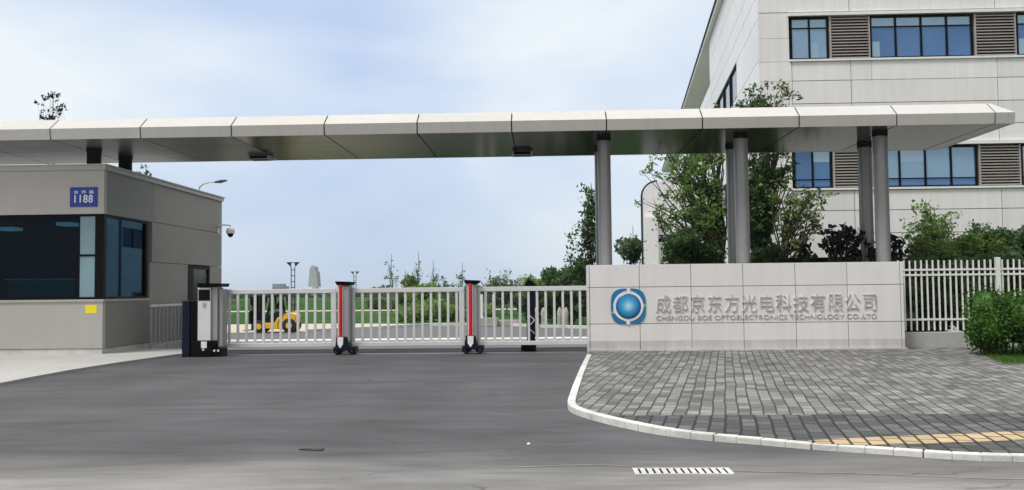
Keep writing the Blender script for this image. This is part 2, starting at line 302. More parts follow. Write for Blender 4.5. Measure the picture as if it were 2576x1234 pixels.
def tag(o, label=None, cat=None, group=None, kind=None):
    if label: o['label'] = label
    if cat: o['category'] = cat
    if group: o['group'] = group
    if kind: o['kind'] = kind
    return o
def struct(mb, name, m, **k): return tag(mb.build(name, m, **k), kind='structure')
def copy_tree(o, parent=None):
    c = o.copy(); COL.objects.link(c); c.parent = parent
    for ch in list(o.children): copy_tree(ch, c)
    return c
def gz(Y): return 0 if Y < 25 else (-.7 if Y > 34 else -.7 * (Y - 25) / 9)

# ------------------------------------------------------------------ ground, roads, pavement
mb = MB(); ys = [-400, 0, 25, 34, 60, 120, 300, 900, 2500]
for a, b in zip(ys, ys[1:]):
    for x0, x1 in ((-2500, -60), (-60, 60), (60, 2500)): mb.sheet([(x0, a, gz(a) - .03), (x1, a, gz(a) - .03), (x1, b, gz(b) - .03), (x0, b, gz(b) - .03)])
o = struct(mb, 'ground', M['grass'])
# street in front: pale worn asphalt, with the darker driveway laid against it
edge = [(-60, 8.9), (-20, 8.7), (-8, 8.35), (-4.6, 8.1), (-2, 8.5), (-.4, 8.25), (.4, 8.38), (1.6, 8.06), (2.6, 7.95), (3.6, 7.72), (8, 7.6), (60, 7.6)]
mb = MB(); mb.sheet([(-60, -60, .0), (60, -60, .0)] + [(x, y, 0) for x, y in edge[::-1]]); struct(mb, 'street', M['asphalt'])
mb = MB(); mb.sheet([(x, y, 0) for x, y in edge] + [(60, 25, 0), (-60, 25, 0)]); struct(mb, 'driveway', M['asphalt'])
mb = MB(); e2 = [(x, y) for x, y in edge if x > -1]
for (x0, y0), (x1, y1) in zip(e2, e2[1:]): mb.sheet([(x0, y0 - .008, .004), (x1, y1 - .008, .004), (x1, y1 + .012, .004), (x0, y0 + .012, .004)])
struct(mb, 'road_joint', mat('joint_filler', (.26, .255, .24), .9, var=.4, scale=3))
mb = MB()
for a, b in ((25, 34), (34, 41)): mb.sheet([(-40, a, gz(a)), (1.6, a, gz(a)), (1.6, b, gz(b)), (-40, b, gz(b))])
far_edge = [(-120, 51), (-13.5, 51), (-10.5, 54), (-7.5, 58.5), (-3, 58), (0, 54), (3, 52), (120, 52)]
mb.sheet([(-120, 41, -.7), (120, 41, -.7)] + [(x, y, -.7) for x, y in far_edge[::-1]])
struct(mb, 'inner_road', M['inner'])
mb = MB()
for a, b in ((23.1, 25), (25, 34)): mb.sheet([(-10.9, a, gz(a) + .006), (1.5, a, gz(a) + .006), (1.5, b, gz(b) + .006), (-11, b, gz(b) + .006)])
struct(mb, 'canopy_shade_road', mat('shaded_asphalt', (.030, .031, .037), .85, var=.15, scale=3, dirt=.2))  # dark sheet that paints the canopy's shade onto the road
mb = MB(); mb.box(-60, 30, 40.9, 42.2, -.75, -.62); struct(mb, 'inner_kerb', M['kerb'])
mb = MB(); mb.sheet([(-120, 51, -.69), (-13.5, 51, -.69), (-10.5, 54, -.69), (-7.5, 58.5, -.69), (-7.6, 61, -.69), (-14, 64, -.69), (-120, 66, -.69)]); struct(mb, 'concrete_yard', M['sand'])
mb = MB()
fe = far_edge[1:]
for (x0, y0), (x1, y1) in zip(fe, fe[1:]):
    mb.hexa([(x0, y0, -.75), (x1, y1, -.75), (x1, y1 + .5, -.75), (x0, y0 + .5, -.75)], [(x0, y0, -.54), (x1, y1, -.54), (x1, y1 + .5, -.54), (x0, y0 + .5, -.54)])
struct(mb, 'far_kerb', M['kerb'])
# left walkway
mb = MB(); ed = [gr(*p) for p in ((-260, 1010), (0, 971), (70, 957), (170, 938), (300, 917), (440, 897))]
mb.prism([(x, y, -.02) for x, y in ed] + [(-9.15, 23.4, -.02), (-9.15, 25, -.02), (-40, 25, -.02), (-40, 13, -.02)], (0, 0, .07)); struct(mb, 'walkway', M['concrete'])
# right pavement
kerb_px = [(1478, 901), (1461, 936), (1446, 975), (1434, 1010), (1429, 1028), (1437, 1038), (1454, 1045.7), (1501, 1060.8), (1595.6, 1083.4), (1690, 1100), (1808, 1111.8), (1917, 1119.8), (2044, 1132), (2153, 1138.7), (2280, 1148), (2427, 1159), (2576, 1162.3), (3000, 1172)]
kp = [Vector((*gr(x, y), 0)) for x, y in kerb_px]
PZ = .06
# even spacing along the curve
def resample(p, step):
    out = [p[0]]; acc = 0
    for a, b in zip(p, p[1:]):
        d = (b - a).length; t_ = step - acc
        while t_ < d: out.append(a.lerp(b, t_ / d)); t_ += step
        acc = (acc + d) % step
    return out + [p[-1]]
def smooth(p, it=3):
    for _ in range(it):
        q = [p[0]]
        for a, b in zip(p, p[1:]): q += [a.lerp(b, .25), a.lerp(b, .75)]
        p = q + [p[-1]]
    return p
ks = smooth(kp, 2)
def offs(p, d):
    out = []
    for i, a in enumerate(p):
        t_ = (p[min(i + 1, len(p) - 1)] - p[max(i - 1, 0)]).normalized(); out.append(a + Vector((-t_.y, t_.x, 0)) * d)
    return out
kerbline = resample(ks, .25); W_ = .095
inner = offs(kerbline, W_); outer = offs(kerbline, -.015)
mb = MB(); random.seed(4)
for i in range(len(kerbline) - 1):
    gap = 0.012 if i % 4 == 0 else 0
    a, b, c, d = outer[i], outer[i + 1], inner[i + 1], inner[i]
    if gap: a = a.lerp(b, gap / .25); d = d.lerp(c, gap / .25)
    if i % 4 == 0: jit = random.uniform(-.003, .003)
    f0 = [(q.x, q.y, -.05) for q in (a, b, c, d)]; j = Vector((0, 0, jit))
    f1 = [(q.x, q.y, .063 + .022 * max(0, min(1, (2.2 - a.x) / 1.2)) + jit) for q in (a, b, c, d)]
    mb.hexa(f0, f1)
struct(mb, 'kerb', M['kerb'], bevel=.012)
YB = 11.15
north = [(p.x, p.y) for p in inner if p.y >= YB]; south = [(p.x, p.y) for p in inner if p.y < YB]
xc = north[-1][0]
mb = MB(); mb.sheet([(x, y, PZ) for x, y in north] + [(xc, YB, PZ), (30, YB, PZ), (30, 22.9, PZ), (north[0][0], 22.9, PZ)]); struct(mb, 'pavement', M['pave'])
mb = MB(); mb.sheet([(xc, YB, PZ)] + [(x, y, PZ) for x, y in south] + [(30, south[-1][1], PZ), (30, YB, PZ)]); struct(mb, 'pavement_border', M['pave2'])
tp = [gr(*p, PZ) for p in ((2030, 1109), (2062, 1117), (2162, 1121), (2351, 1117), (2576, 1108), (3000, 1096), (3000, 1072), (2576, 1086), (2469, 1090), (2220, 1100))]
mb = MB(); mb.sheet([(x, y, PZ + .004) for x, y in tp]); struct(mb, 'tactile_strip', M['tactile'])
# thin white litter, a patch crack on the driveway
mb = MB(); x, y = gr(1330, 1120); mb.ball((x, y, .01), (.02, .02, .015), 8, 4)
tag(mb.build('pebble', M['white'], loc=(x, y, 0)), 'tiny white pebble lying alone on the dark driveway', 'pebble')
mb = MB(); pts = [gr(*p) for p in ((752, 1133), (775, 1130), (790, 1132), (815, 1130), (812, 1135), (790, 1135), (770, 1134))]
mb.prism([(x, y, .001) for x, y in pts], (0, 0, .012)); tag(mb.build('twig', M['bark']), 'small dark strip of debris lying on the driveway', 'debris')

# drain grate
gx0, gy0 = gr(1598, 1196); gx1, gy1 = gr(1832, 1180)
G = empty('drain_grate', ((gx0 + gx1) / 2, (gy0 + gy1) / 2, 0)); tag(G, 'long white slotted drain grate set in the road near the kerb', 'drain grate')
mb = MB(); mb.box(gx0 + .02, gx1 - .02, gy0 + .018, gy1 - .02, .002, .006); mb.build('gutter', M['black'], G)
mb = MB(); mb.box(gx0, gx1, gy0, gy0 + .016, .0, .012); mb.box(gx0, gx1, gy1 - .016, gy1, .0, .012)
n = 13; st = (gx1 - gx0) / (n + .62)
for i in range(n + 1):
    a = gx0 + i * st; mb.box(a, a + st * .66, gy0 + .017, gy1 - .017, .007, .011)
mb.build('bars', M['kerb'], G)

# ------------------------------------------------------------------ sign wall
WY = 22.42; WX0, WX1, WZ = ax(1478, WY, 780), ax(2275, WY, 780), 2.17
SW = empty('sign_wall', ((WX0 + WX1) / 2, WY + .25, 0)); tag(SW, 'long low wall of pale square panels with blue emblem and company name', 'wall')
mb = MB(); mb.box(WX0 + .012, WX1 - .012, WY + .02, WY + .5, -.2, WZ - .012); mb.build('core', M['seam'], SW)
xs = [WX0, ax(1483.5, WY, 780)] + [ax(p, WY, 780) for p in (1609.5, 1739.5, 1870.5, 2002, 2133)] + [ax(2266.5, WY, 780), WX1]
z1 = az(724 + .0105 * 0, WY, 1478); z2 = az(816, WY, 1478); z0 = .30
zs = [z0, z2, z1, WZ]; g = .007
mb = MB()
for a, b in zip(xs, xs[1:]):
    for c, d in zip(zs, zs[1:]): mb.box(a + g, b - g, WY, WY + .025, c + g, d - g)
mb.box(WX0, WX1, WY + .028, WY + .52, WZ - .01, WZ)            # top sheet
mb.box(WX0, WX0 + .01, WY + .028, WY + .52, -.1, WZ - .012); mb.box(WX1 - .01, WX1, WY + .028, WY + .52, -.1, WZ - .012)
mb.build('cladding', M['clad'], SW)
mb = MB()
for a, b in zip(xs, xs[1:]): mb.box(a + g, b - g, WY + .001, WY + .024, .1, z0 + g - .0006)
mb.box(WX0 - .03, WX1 + .03, WY - .04, WY - .001, .0, .10)
mb.build('plinth', M['plinth'], SW)  # cladding strip's darker tone paints the shadow band along the wall foot
# emblem
ex, ez = at(1580.5, 771, WY); k = WY / F
mb = MB(); seg = 96
def superr(a, r, n=2.9): return r / (abs(math.cos(a)) ** n + abs(math.sin(a)) ** n) ** (1 / n)
qa = (4, 88, 200, 268, 364)
for q in range(4):
    a0, a1 = R(qa[q] + (2 if q % 2 == 0 else 5)), R(qa[q + 1] - (5 if q % 2 == 0 else 2))
    po = []; pi_ = []
    for i in range(15):
        a = a0 + (a1 - a0) * i / 14
        ro = superr(a, 43.5, 3.3) * k; e_ = 36.5 * k
        if q in (1, 3): w_ = min(1, abs(i) / 3, (14 - i) / 2.)
        else: w_ = min(1, i / 2., (14 - i) / 3)
        ri = ro - (ro - e_) * (.25 + .75 * w_)
        po.append((ex + ro * math.cos(a), WY - .022, ez + ro * math.sin(a) * 1.02)); pi_.append((ex + ri * math.cos(a), WY - .022, ez + ri * math.sin(a) * 1.02))
    for i in range(14): mb.hexa([po[i], po[i + 1], pi_[i + 1], pi_[i]], [(p[0], WY - .001, p[2]) for p in (po[i], po[i + 1], pi_[i + 1], pi_[i])])
EM = mb.build('emblem', M['eblue'], SW)
tag(EM, 'round edged blue emblem with glossy ball in a white ring')
mb = MB()
def disc(mb, r, ya, yb, n=48):
    v = [(ex + r * math.cos(2 * PI * i / n), ya, ez + r * math.sin(2 * PI * i / n)) for i in range(n)]; mb.prism(v, (0, yb - ya, 0))
disc(mb, 37.5 * k, WY - .030, WY - .0235)
mb.box(ex - .03, ex + .05, WY - .029, WY - .0237, ez + 33 * k, ez + 45 * k); mb.box(ex - .05, ex + .03, WY - .029, WY - .0237, ez - 45 * k, ez - 33 * k)
mb.build('ring', M['white'], EM)
mb = MB(); v = []; f = []; rr = 31.5 * k
for i in range(9):
    q = math.cos(i / 8 * PI / 2); h = math.sin(i / 8 * PI / 2)
    for j in range(40): a = 2 * PI * j / 40; v.append((ex + rr * q * math.cos(a), WY - .031 - .05 * h, ez + rr * q * math.sin(a)))
for i in range(8):
    for j in range(40): a, b = i * 40 + j, i * 40 + (j + 1) % 40; f.append((a, b, b + 40, a + 40))
mb.add(v, f); mb.build('ball', M['ball'], EM, smooth=True, loc=(ex, WY - .031, ez))
# lettering
def text(body, name, m, parent, x0, x1, zb, zt, Y, ext=.008, spacing=1.0, bold=0):
    c = bpy.data.curves.new(name, 'FONT'); c.body = body; c.extrude = .02; c.space_character = spacing; c.offset = bold
    o = bpy.data.objects.new(name, c); COL.objects.link(o); bpy.context.view_layer.update()
    me = bpy.data.meshes.new_from_object(o.evaluated_get(bpy.context.evaluated_depsgraph_get())); bpy.data.objects.remove(o)
    X = [v.co.x for v in me.vertices]; Z = [v.co.y for v in me.vertices]; a, b, c_, d = min(X), max(X), min(Z), max(Z)
    for v in me.vertices:
        v.co = Vector((x0 + (v.co.x - a) / (b - a) * (x1 - x0), Y + (-ext if v.co.z > 0 else ext * .0 - .0005), zb + (v.co.y - c_) / (d - c_) * (zt - zb)))
    me.materials.clear(); me.materials.append(m); me.name = name
    q = bpy.data.objects.new(name, me); COL.objects.link(q); q.parent = parent; q.location = -Vector(parent['_w']); return q
lx0, lx1 = ax(1650, WY, 770), ax(2204, WY, 770)
text('成都京东方光电科技有限公司', 'lettering', M['silver'], SW, lx0, lx1, az(787, WY, 1650) , az(743, WY, 1650), WY, .03, 1.12, -.012)
text('CHENGDU BOE OPTOELECTRONICS TECHNOLOGY CO.,LTD', 'lettering', M['silver'], SW, lx0, lx1, az(807, WY, 1650), az(794.5, WY, 1650), WY, .02, 1.0, -.008)

# ------------------------------------------------------------------ white picket fence right of the wall
FY = 23.0; fx0 = WX1 + .01; fx1 = 16.0
PF = empty('picket_fence', ((fx0 + fx1) / 2, FY, 0)); tag(PF, 'white metal picket fence on a low pale wall right of the sign wall', 'fence')
zb = az(830, FY, 2300); zt = az(656, FY, 2300); zr = [az(p, FY, 2300) for p in (679.5, 692.5, 804.5)]
mb = MB(); mb.box(fx0, fx1, FY - .12, FY + .12, -.1, zb - .06); mb.build('base_wall', M['concrete'], PF, bevel=.01)
mb = MB(); x = fx0 + .09; pitch = .141; posts = [ax(2511, FY, 720), ax(2511, FY, 720) + 2.5]
while x < fx1:
    if min(abs(x - p) for p in posts) > .09: mb.box(x - .019, x + .019, FY - .012, FY + .012, zb - .02, zt + random.uniform(-.008, .008))
    x += pitch
mb.build('pickets', M['wfence'], PF)
for z in zr:
    mb = MB(); mb.box(fx0, fx1, FY - .022, FY + .022, z - .024, z + .024); mb.build('rail', M['wfence'], PF)
for p in posts:
    mb = MB(); mb.box(p - .055, p + .055, FY - .055, FY + .055, zb - .06, az(648, FY, 2500)); mb.build('post', M['wfence'], PF, bevel=.008)

# ------------------------------------------------------------------ canopy
CY0, CY1, CZ = 22.0, 26.25, 5.43; CL = -20.0; CR = ax(2555, CY0, 305)
CN = empty('gate_canopy', (-1, 24, 0)); tag(CN, 'long flat white canopy on round grey columns spanning the entrance', 'canopy')
zc = CZ + .26; zt_ = CZ + .56; sy = CY0 + .42
jx = [ax(p, CY0, 330) for p in (125, 352, 581, 815, 1049, 1287, 1526, 1768, 2012, 2258, 2506)]
jp = (jx[-1] - jx[0]) / (len(jx) - 1); xs = [CL] + [jx[0] - jp * i for i in (3, 2, 1)] + jx + [CR]
mb = MB(); g = .016
for i, (a, b) in enumerate(zip(xs, xs[1:])):
    a2, b2 = a + g, b - g
    last = i == len(xs) - 2; ts = .28 if last else 0
    if last: b2 = b
    # slanted upper fascia, then the band, leaned inward to darken it
    mb.hexa([(a2, CY0, zc), (b2, CY0, zc), (b2, CY0 + .05, zc), (a2, CY0 + .05, zc)], [(a2, sy, zt_), (b2 - ts * 1.35, sy, zt_), (b2 - ts * 1.35, sy + .05, zt_), (a2, sy + .05, zt_)])
    mb.hexa([(a2, CY0 + .045, CZ), (b2, CY0 + .045, CZ), (b2, CY0 + .09, CZ), (a2, CY0 + .09, CZ)], [(a2, CY0, zc - .001), (b2, CY0, zc - .001), (b2, CY0 + .05, zc - .001), (a2, CY0 + .05, zc - .001)])
    mb.box(a2, b2 - ts * 1.35, sy + .051, CY1 - .3, zt_ - .04, zt_)           # roof sheet
# right end and back edges
mb.hexa([(CR, CY0 + .051, CZ), (CR, CY1, CZ), (CR - .04, CY1, CZ), (CR - .04, CY0 + .051, CZ)], [(CR, CY0 + .051, zc), (CR, CY1, zc), (CR - .04, CY1, zc), (CR - .04, CY0 + .051, zc)])
mb.hexa([(CR, CY0 + .051, zc), (CR, CY1, zc), (CR - .05, CY1, zc), (CR - .05, CY0 + .051, zc)], [(CR - .38, sy + .03, zt_), (CR - .38, CY1 - .3, zt_), (CR - .43, CY1 - .3, zt_), (CR - .43, sy + .03, zt_)])
mb.box(CL, CR - .05, CY1 - .05, CY1, CZ, zc); mb.box(CL, CR - .4, CY1 - .3, CY1 - .05, zc - .03, zc)
mb.build('fascia', M['fascia'], CN)
mb = MB(); mb.box(CL, CR - .06, CY0 + .095, CY0 + .12, CZ + .02, zc - .01)
mb.hexa([(CL, CY0 + .052, zc), (CR - .1, CY0 + .052, zc), (CR - .1, CY0 + .12, zc), (CL, CY0 + .12, zc)], [(CL, sy + .03, zt_ - .05), (CR - .5, sy + .03, zt_ - .05), (CR - .5, sy + .12, zt_ - .05), (CL, sy + .12, zt_ - .05)])
mb.box(CL, CR - .2, CY0 + .14, CY1 - .1, CZ + .03, CZ + .05); mb.build('joint_backing', M['seam'], CN)
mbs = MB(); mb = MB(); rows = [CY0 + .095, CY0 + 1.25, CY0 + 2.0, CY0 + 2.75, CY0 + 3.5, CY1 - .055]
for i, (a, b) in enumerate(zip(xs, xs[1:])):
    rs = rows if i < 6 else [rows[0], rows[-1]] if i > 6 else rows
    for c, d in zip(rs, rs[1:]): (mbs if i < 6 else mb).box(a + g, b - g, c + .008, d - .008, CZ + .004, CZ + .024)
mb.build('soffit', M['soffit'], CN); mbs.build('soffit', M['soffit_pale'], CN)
for (pa, pb, ya, yb) in ((623, 677, 372, 388), (1287, 1340, 360, 378)):
    Yf = 25.0; a, b = ax(pa, Yf, 380), ax(pb, Yf, 380); hz = CZ - .16
    mb = MB(); mb.box(a, b, Yf, Yf + .42, CZ - .13, CZ - .012); mb.box(a + .05, a + .09, Yf + .1, Yf + .3, CZ - .012, CZ + .003); mb.box(b - .09, b - .05, Yf + .1, Yf + .3, CZ - .012, CZ + .003)
    fl = mb.build('floodlight', M['alu_dk'], CN, bevel=.012); tag(fl, 'flat dark floodlight under the soffit')
    mb = MB(); mb.box(a + .06, b - .06, Yf - .006, Yf + .0, CZ - .115, CZ - .03); mb.box(a + .06, b - .06, Yf + .05, Yf + .37, CZ - .136, CZ - .1305); mb.build('lens', M['black'], fl)
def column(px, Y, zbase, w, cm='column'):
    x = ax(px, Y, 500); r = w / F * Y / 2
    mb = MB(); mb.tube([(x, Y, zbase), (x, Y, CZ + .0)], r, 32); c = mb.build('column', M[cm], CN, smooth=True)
    mb = MB(); mb.tube([(x, Y, CZ - .09), (x, Y, CZ - .002)], r + .012, 32); mb.build('collar', M['dark'], c, smooth=True)
    mb = MB(); mb.tube([(x, Y, zbase), (x, Y, zbase + .04)], r + .03, 32); mb.build('base_ring', M['dark'], c, smooth=True)
for px, Y, zb_, w in ((1521, 23.15, -.1, 33), (1512, 25.0, -.2, 30), (1866, 23.15, -.1, 35), (1845, 25.0, -.2, 33), (2218, 23.15, -.1, 35), (2178, 25.0, -.2, 33), (235.5, 23.6, 4.8, 35), (314.5, 25.0, 4.6, 33)): column(px, Y, zb_, w, 'dark' if px < 400 else 'column')  # left pair dark: the shade they stand in is put into the colour

# ------------------------------------------------------------------ guard booth
BX, BY, BY2, BXL = -11.40, 23.1, 31.7, -24.0; BT = 4.92
BO = empty('guard_booth', (-16, 27, 0)); tag(BO, 'grey panelled guard booth with dark corner windows left of the gate', 'building')
zwt, zwb, zl = 3.66, 1.45, .19
mb = MB()   # front panels
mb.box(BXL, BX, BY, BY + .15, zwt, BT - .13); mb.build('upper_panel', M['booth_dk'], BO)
mb = MB(); mb.box(BX - .15, BX, BY + .152, 26.0 - .01, zwt, BT - .13); mb.build('corner_panel', M['booth_shade_corner'], BO)
mb = MB(); mb.box(BX - .15, BX, BY + .152, 25.85, zl, zwb - .06); mb.build('corner_panel', M['booth_shade_corner'], BO)
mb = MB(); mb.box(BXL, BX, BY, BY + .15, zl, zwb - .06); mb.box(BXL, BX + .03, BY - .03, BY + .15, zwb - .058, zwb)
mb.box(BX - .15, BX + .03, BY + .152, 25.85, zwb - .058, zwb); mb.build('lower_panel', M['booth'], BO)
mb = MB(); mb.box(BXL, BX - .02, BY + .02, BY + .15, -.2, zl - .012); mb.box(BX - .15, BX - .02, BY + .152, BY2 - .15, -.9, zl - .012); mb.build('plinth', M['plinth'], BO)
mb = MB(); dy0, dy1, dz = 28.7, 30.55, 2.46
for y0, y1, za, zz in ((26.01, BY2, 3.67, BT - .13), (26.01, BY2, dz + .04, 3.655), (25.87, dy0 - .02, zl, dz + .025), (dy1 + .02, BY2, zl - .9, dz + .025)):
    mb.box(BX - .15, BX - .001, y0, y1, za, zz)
mb.box(BXL, BX - .16, BY2 - .15, BY2, -.8, BT - .13); mb.build('side_wall', M['booth_shade_long'], BO)
mb = MB(); mb.box(BXL, BX + .05, BY - .05, BY + .3, BT - .125, BT - .01); mb.box(BX - .3, BX + .05, BY + .3, BY2 + .05, BT - .125, BT - .01)
mb.box(BXL, BX + .09, BY - .08, BY + .3, BT - .008, BT + .03); mb.box(BX - .3, BX + .09, BY + .3, BY2 + .09, BT - .008, BT + .03)
mb.box(BXL, BX - .31, BY + .31, BY2, BT - .2, BT - .1); mb.build('roof', M['booth_dk'], BO)
# corner window, front
mb = MB(); t_ = .06; yf = BY + .03; xr = ax(237, BY, 640); xl = ax(197, BY, 640)
mb.box(BXL, BX - .004, yf, yf + .1, zwt - t_, zwt - .002); mb.box(BXL, BX - .004, yf, yf + .1, zwb + .002, zwb + t_)
mb.box(xr, BX - .004, yf + .002, yf + .13, zwb + t_ + .001, zwt - t_ - .001)
zm = az(643, BY, 200); mb.box(xl, xr - .001, yf + .01, yf + .05, zm - .025, zm + .025); mb.box(xl - .02, xl, yf + .01, yf + .06, zwb + t_ + .001, zwt - t_ - .001)
mb.box(-16.4, -16.34, yf + .01, yf + .06, zwb + t_ + .001, zwt - t_ - .001)
w1 = mb.build('window', M['black'], BO)
mb = MB(); mb.box(BXL, xl - .021, yf + .062, yf + .072, zwb + t_, zwt - t_); mb.build('pane', M['glass'], w1)
mb = MB(); mb.box(xl + .01, xr - .01, yf + .03, yf + .045, zwb + t_ - .01, zwt - t_ + .01); mb.build('pane', M['frost'], w1)
mb = MB(); ya, yb = BY + .14, 25.8; xf = BX - .03
mb.box(xf - .1, xf, ya + .02, yb, zwt - t_, zwt - .002); mb.box(xf - .1, xf, ya + .02, yb, zwb + .002, zwb + t_); mb.box(xf - .1, xf + .002, yb - .1, yb + .001, zwb + t_ + .001, zwt - t_ - .001)
mb.box(xf - .1, xf, ya, ya + .08, zwb + t_ + .001, zwt - t_ - .001)
w2 = mb.build('window', M['black'], BO)
mb = MB(); mb.box(xf - .07, xf - .06, ya + .08, yb - .1, zwb + t_, zwt - t_); mb.build('pane', M['glass'], w2)
mb = MB()   # interior
mb.box(BXL, BX - .16, 27.3, 27.4, 0, BT - .2); mb.box(BXL, BX - .16, BY + .2, 27.3, BT - 1.1, BT - 1.0); mb.box(BXL, BX - .16, BY + .2, 27.3, .5, .6); mb.build('interior', M['room'], BO)
mb = MB(); mb.box(ax(12, 23.6, 700), ax(190, 23.6, 700), 23.6, 24.2, az(705, 23.6, 100), az(702, 23.6, 100)); mb.build('counter', M['white'], BO)
mb = MB(); mb.box(ax(192, 23.7, 700), ax(232, 23.7, 700), 23.7, 23.75, 1.2, az(706, 23.7, 200)); mb.build('partition', M['teal'], BO)
mb = MB(); mb.box(ax(20, 23.62, 720), ax(188, 23.62, 720), 23.62, 23.66, 1.2, az(706, 23.6, 100)); mb.build('counter_front', M['teal'], BO)
for a, b, za, zz in ((30, 80, 1.1, 2.0), (95, 110, 1.3, 1.75), (120, 160, 1.3, 1.8)): mb = MB(); mb.box(ax(a, 25, 700), ax(b, 25, 700), 25, 25.1, za, zz); mb.build('monitor', M['teal'], BO)
for a, b, q in ((150, 185, 560), (0, 42, 570)): mb = MB(); mb.box(ax(a, 25, 600), ax(b, 25, 600), 24.8, 25.3, az(q + 9, 25, 150), az(q + 1, 25, 150)); mb.build('ceiling_lamp', M['lit'], BO)
# side door
mb = MB(); mb.box(BX - .1, BX + .012, dy0, dy0 + .42, gz(29) , dz); mb.box(BX - .1, BX + .012, dy1 - .1, dy1, gz(30), dz); mb.box(BX - .1, BX + .012, dy0 + .421, dy1 - .101, dz - .1, dz)
dr = mb.build('door', M['black'], BO)
mb = MB(); mb.box(BX - .06, BX - .04, dy0 + .42, dy1 - .1, gz(30), dz - .1); mb.build('pane', mat('door_pane', (.05, .055, .065), .15, var=.2), dr)
mb = MB(); mb.tube([(BX + .05, dy0 + .5, .9), (BX + .05, dy0 + .5, 1.3)], .015, 8); mb.build('handle', M['alu'], dr)
# number plate
y_ = BY - .012; a, b = ax(177, BY, 500), ax(245.5, BY, 500); c, d = az(521, BY, 211), az(472, BY, 211)
mb = MB(); mb.box(a, b, y_ - .018, y_ + .011, c, d); NP = mb.build('number_plate', M['blueplate'], loc=((a + b) / 2, y_, (c + d) / 2), bevel=.006)
tag(NP, 'blue enamel house number plate reading 1188 high on the booth front', 'sign')
text('1188', 'digits', M['white'], NP, ax(189, BY, 500), ax(235.5, BY, 500), az(511, BY, 211), az(491, BY, 211), y_ - .018, .008, 1.1, .02)
text('合  作  路', 'lettering', M['white'], NP, ax(187, BY, 480), ax(238, BY, 480), az(488.5, BY, 211), az(479.5, BY, 211), y_ - .018, .006, 1, .015)
y_ = BY - .003; a, b = ax(215.5, BY, 780), ax(243.5, BY, 780); c, d = az(789, BY, 230), az(768, BY, 230)
mb = MB(); mb.box(a, b, y_ - .004, y_ + .002, c, d); tag(mb.build('paper_notice', M['yellowp'], loc=((a + b) / 2, y_, (c + d) / 2)), 'blank bright yellow paper notice stuck below the booth window', 'notice')
# dome camera
cy = 31.3; cx, cz = BX + .45, az(580, 31.3, 560)
SC = empty('security_camera', (BX, cy, cz)); tag(SC, 'white dome security camera on an arm at the booth side wall', 'camera')
mb = MB(); mb.box(BX + .001, BX + .04, cy - .06, cy + .06, cz - .12, cz + .06); mb.tube([(BX + .02, cy, cz + .06), (BX + .05, cy, cz + .16), (BX + .2, cy, cz + .19), (cx, cy, cz + .17), (cx, cy, cz + .08)], .028, 10); mb.build('bracket', M['white'], SC, smooth=True)
mb = MB(); mb.tube([(cx, cy, cz - .12), (cx, cy, cz - .03), (cx, cy, cz + .06), (cx, cy, cz + .1)], [.14, .15, .12, .05], 20); mb.build('housing', M['white'], SC, smooth=True)
mb = MB(); mb.ball((cx, cy, cz - .12), (.105, .105, .13), 16, 10); mb.build('dome', M['black'], SC, smooth=True)

# the gate's reflection in the booth side wall, built as a railing
RA = empty('gate_reflection', (-11.0, 27, 0)); tag(RA, 'reflection of the gate in the booth side wall, built as a low grey railing', 'railing')
rx = -11.12; mb = MB(); mb.box(rx - .025, rx + .025, 25.3, 28.6, 1.21, 1.27); mb.build('reflected_top_rail', M['alu'], RA)
mb = MB(); mb.box(rx - .02, rx + .02, 25.3, 28.6, .1, .15); mb.build('reflected_bottom_rail', M['alu_dk'], RA)
mb = MB()
for i in range(13): y = 25.32 + i * .27; mb.box(rx - .015, rx + .015, y, y + .05, -.2 if i % 4 == 0 else .151, 1.209)
mb.build('bars', M['alu_dk'], RA)
mb = MB(); yb_ = 28.9; mb.tube([(-10.95, yb_, gz(yb_)), (-10.95, yb_, 1.22), (-10.95, yb_, 1.38), (-10.95, yb_, 1.5), (-10.95, yb_, 1.56)], [.26, .26, .24, .15, .02], 20)
tag(mb.build('litter_bin', M['dark'], smooth=True, loc=(-10.95, yb_, 0)), 'dark round topped bin behind the reflected gate bars built beside the booth', 'bin')

# ------------------------------------------------------------------ sliding gate
GY = 22.95
SG = empty('sliding_gate', (-3.6, GY, 0)); tag(SG, 'grey metal sliding gate with upright bars and red striped posts', 'gate')
def X(px): return ax(px, GY, 800)
def Z(py, px=1000): return az(py, GY, px)
zt1, zt0, zb1, zb0 = 1.665, 1.55, .30, .20
for k_, (pa, pb, st_, dY) in enumerate(((556, 846, 567, 0), (886, 1168, 901, .0), (1203, 1476, 1212, .0))):
    a, b = X(pa), X(pb); Y = GY + .06 * (k_ == 1)
    mb = MB(); mb.box(a, b, Y - .04, Y + .04, zt0, zt1); mb.box(a, b, Y - .04, Y + .04, zb0, zb1)
    if k_ < 2: mb.box(b - .13, b, Y - .035, Y + .035, zb1 + .001, zt0 - .001)
    if k_ > 0: mb.box(a, a + .06, Y - .035, Y + .035, zb1 + .001, zt0 - .001)
    lf = mb.build('leaf', M['alu'], SG, bevel=.006)
    mb = MB(); px = st_ + 10
    while px < pb - (12 if k_ < 2 else 4):
        x = X(px); mb.box(x - .03, x + .03, Y - .022, Y + .022, zb1 - .01, zt0 + .01); px += 25.4 * .85
    mb.build('bars', M['alu'], lf)
